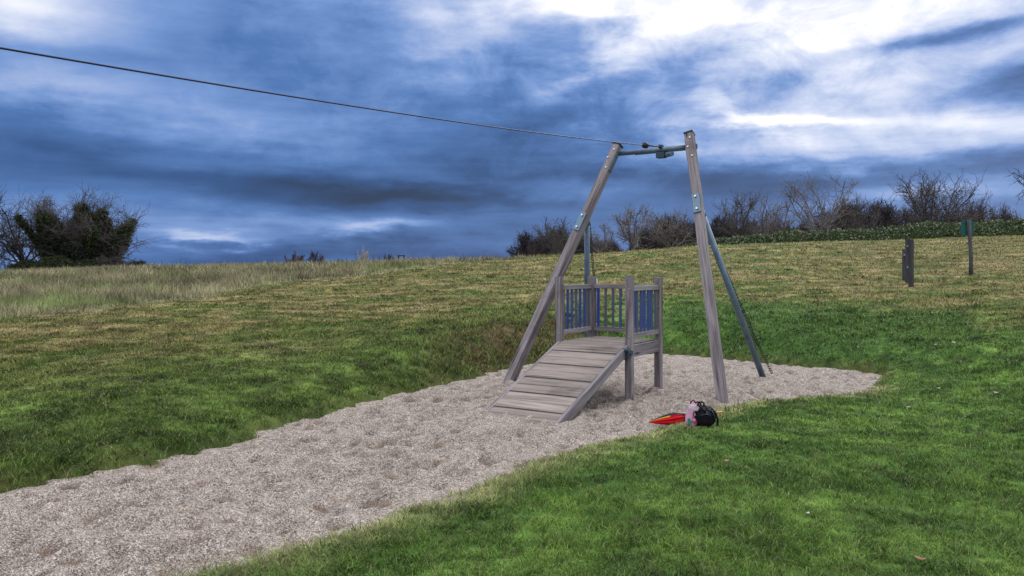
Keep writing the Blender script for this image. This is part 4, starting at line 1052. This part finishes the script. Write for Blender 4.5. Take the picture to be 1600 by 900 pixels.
# green bramble hedge on the right crest
rs = np.random.RandomState(31)
hroot_x, hroot_y = place(1350, 62); hr = empty('hedge', (hroot_x, hroot_y, zat(hroot_x, hroot_y)), 'long low green bramble hedge along the crest on the right', 'hedge')
xs = np.linspace((1070 - 800) / F * 62, (1900 - 800) / F * 64, 240); pxs = 800 + F * xs / 62
hy_ = 62 + .6 * fbm(xs, xs * 0, .15, 3); hz0 = height(xs, hy_)[0]
toppy = np.interp(pxs, [1070, 1100, 1180, 1230, 1300, 1390, 1430, 1520, 1600, 1900], [384, 373, 368, 359, 357, 353, 346, 344, 337, 330])
hh2 = np.maximum(EYE + (HOR - toppy) / F * 62 - hz0, .15) * (1 + .45 * fbm(xs, xs * 0, .45, 5, .6))
prof = np.array([[-1.5, -.1], [-1.2, .45], [-.7, .82], [0, .96], [.7, .85], [1.3, .5], [1.6, -.1]])
vv = np.stack([np.repeat(xs[:, None], 7, 1), hy_[:, None] + prof[None, :, 0] * (.5 + .5 * np.minimum(hh2, 1.5)[:, None]), hz0[:, None] + prof[None, :, 1] * hh2[:, None] * .88], -1)
vv[..., 2] += .08 * fbm(vv[..., 0], vv[..., 1], 1.5, 3); idx = np.arange(240 * 7).reshape(240, 7)
q_ = np.stack([idx[:-1, :-1], idx[1:, :-1], idx[1:, 1:], idx[:-1, 1:]], -1).reshape(-1, 4)
offs = np.array([hr.location])
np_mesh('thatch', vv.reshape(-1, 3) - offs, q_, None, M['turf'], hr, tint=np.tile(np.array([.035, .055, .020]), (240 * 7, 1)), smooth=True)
n = 42000; xi = rs.rand(n) * 238; i0 = xi.astype(int); k6 = rs.rand(n) * 5.99; j0 = k6.astype(int); fx = (xi - i0)[:, None]; fy = (k6 - j0)[:, None]
pp = (vv[i0, j0] * (1 - fx) + vv[i0 + 1, j0] * fx) * (1 - fy) + (vv[i0, np.minimum(j0 + 1, 6)] * (1 - fx) + vv[i0 + 1, np.minimum(j0 + 1, 6)] * fx) * fy
pp += rs.normal(size=(n, 3)) * np.array([.06, .06, .05]); pp[:, 2] += .05
hc = np.array([[.055, .09, .036], [.08, .12, .055], [.032, .055, .026], [.13, .155, .09], [.24, .245, .17]])
cl_ = fbm(pp[:, 0], pp[:, 2], .8, 3); lo = leaves('foliage', pp - offs, .085, hc, hr, M['leaf'], rs)

# ------------------------------------------------------------------ small litter on the ground
M['leafb'] = plain('dry_leaf', (.26, .12, .075), .7, 0, .3, 30); M['stonew'] = plain('pale_stone', (.42, .39, .37), .8, 0, .2, 20); M['flower'] = plain('yellow_flower', (.55, .52, .03), .6, 0, .2, 30)
for i, (px, py, s, m_, nm, lab) in enumerate([
    (1438, 882, .035, 'leafb', 'dry_leaf', 'reddish dry leaf lying on the lawn near the bottom right'),
    (1262, 810, .020, 'stonew', 'paper_scrap', 'tiny white scrap lying on the middle of the near lawn'),
    (1134, 725, .035, 'leafb', 'dry_leaf', 'small tan leaf on the lawn below the bags'),
    (1457, 490, .055, 'stonew', 'stone', 'pale stone on the slope below the stepped posts'),
    (1490, 537, .055, 'stonew', 'stone', 'whitish stone on the dark bank at the right end of the pit'),
    (1462, 540, .035, 'stonew', 'stone', 'small pale stone left of the whitish stone on the dark bank'),
    (1467, 530, .035, 'stonew', 'stone', 'small pale stone up the dark bank, highest of the three'),
    (1341, 543, .030, 'stonew', 'stone', 'small pale stone low on the bank behind the right strut'),
    (1466, 610, .035, 'stonew', 'paper_scrap', 'pale flat scrap on the lawn right of the gravel tip'),
    (1556, 617, .035, 'stonew', 'paper_scrap', 'pale flat scrap on the lawn near the right edge'),
    (1420, 640, .025, 'stonew', 'paper_scrap', 'little pale scrap on the lawn, lower left of the other two'),
    (1033, 612, .022, 'flower', 'dandelion', 'yellow dandelion head by the foot of the rear right platform post'),
]):
    s *= .6; x, Yd, z = ground_at(px, py); rr = random.Random(i)
    if nm == 'dandelion': z = .0
    bm = bmesh.new()
    if nm in ('stone',):
        soft(bm, (0, 0, s * .45), (s, s * .8, s * .55), 2.4, 2, i, .25)
    elif nm == 'dandelion':
        for k in range(12):
            a = k * math.pi / 6; add_tube(bm, [(0, 0, .01), (math.cos(a) * s * .6, math.sin(a) * s * .6, .03), (math.cos(a) * s, math.sin(a) * s, .026)], [.004, .006, .002], 4)
    else:
        n = 10; L1 = []
        for side in (0, 1):
            L1.append([bm.verts.new((s * 1.4 * math.cos(2 * math.pi * k / n) * (1 + rr.uniform(-.15, .15)), s * .8 * math.sin(2 * math.pi * k / n) * (1 + rr.uniform(-.2, .2)), .03 + .25 * s * math.cos(4 * math.pi * k / n) + side * .002)) for k in range(n)])
        bm.faces.new(L1[0][::-1]); bm.faces.new(L1[1])
        for k in range(n): bm.faces.new((L1[0][k], L1[0][(k + 1) % n], L1[1][(k + 1) % n], L1[1][k]))
    ob = bm_obj(nm, bm, M[m_], None, Matrix.Translation((x, Yd, z)) @ Matrix.Rotation(rr.uniform(-.6, .6), 4, 'Z'))
    tag(ob, lab, nm.replace('_', ' '))
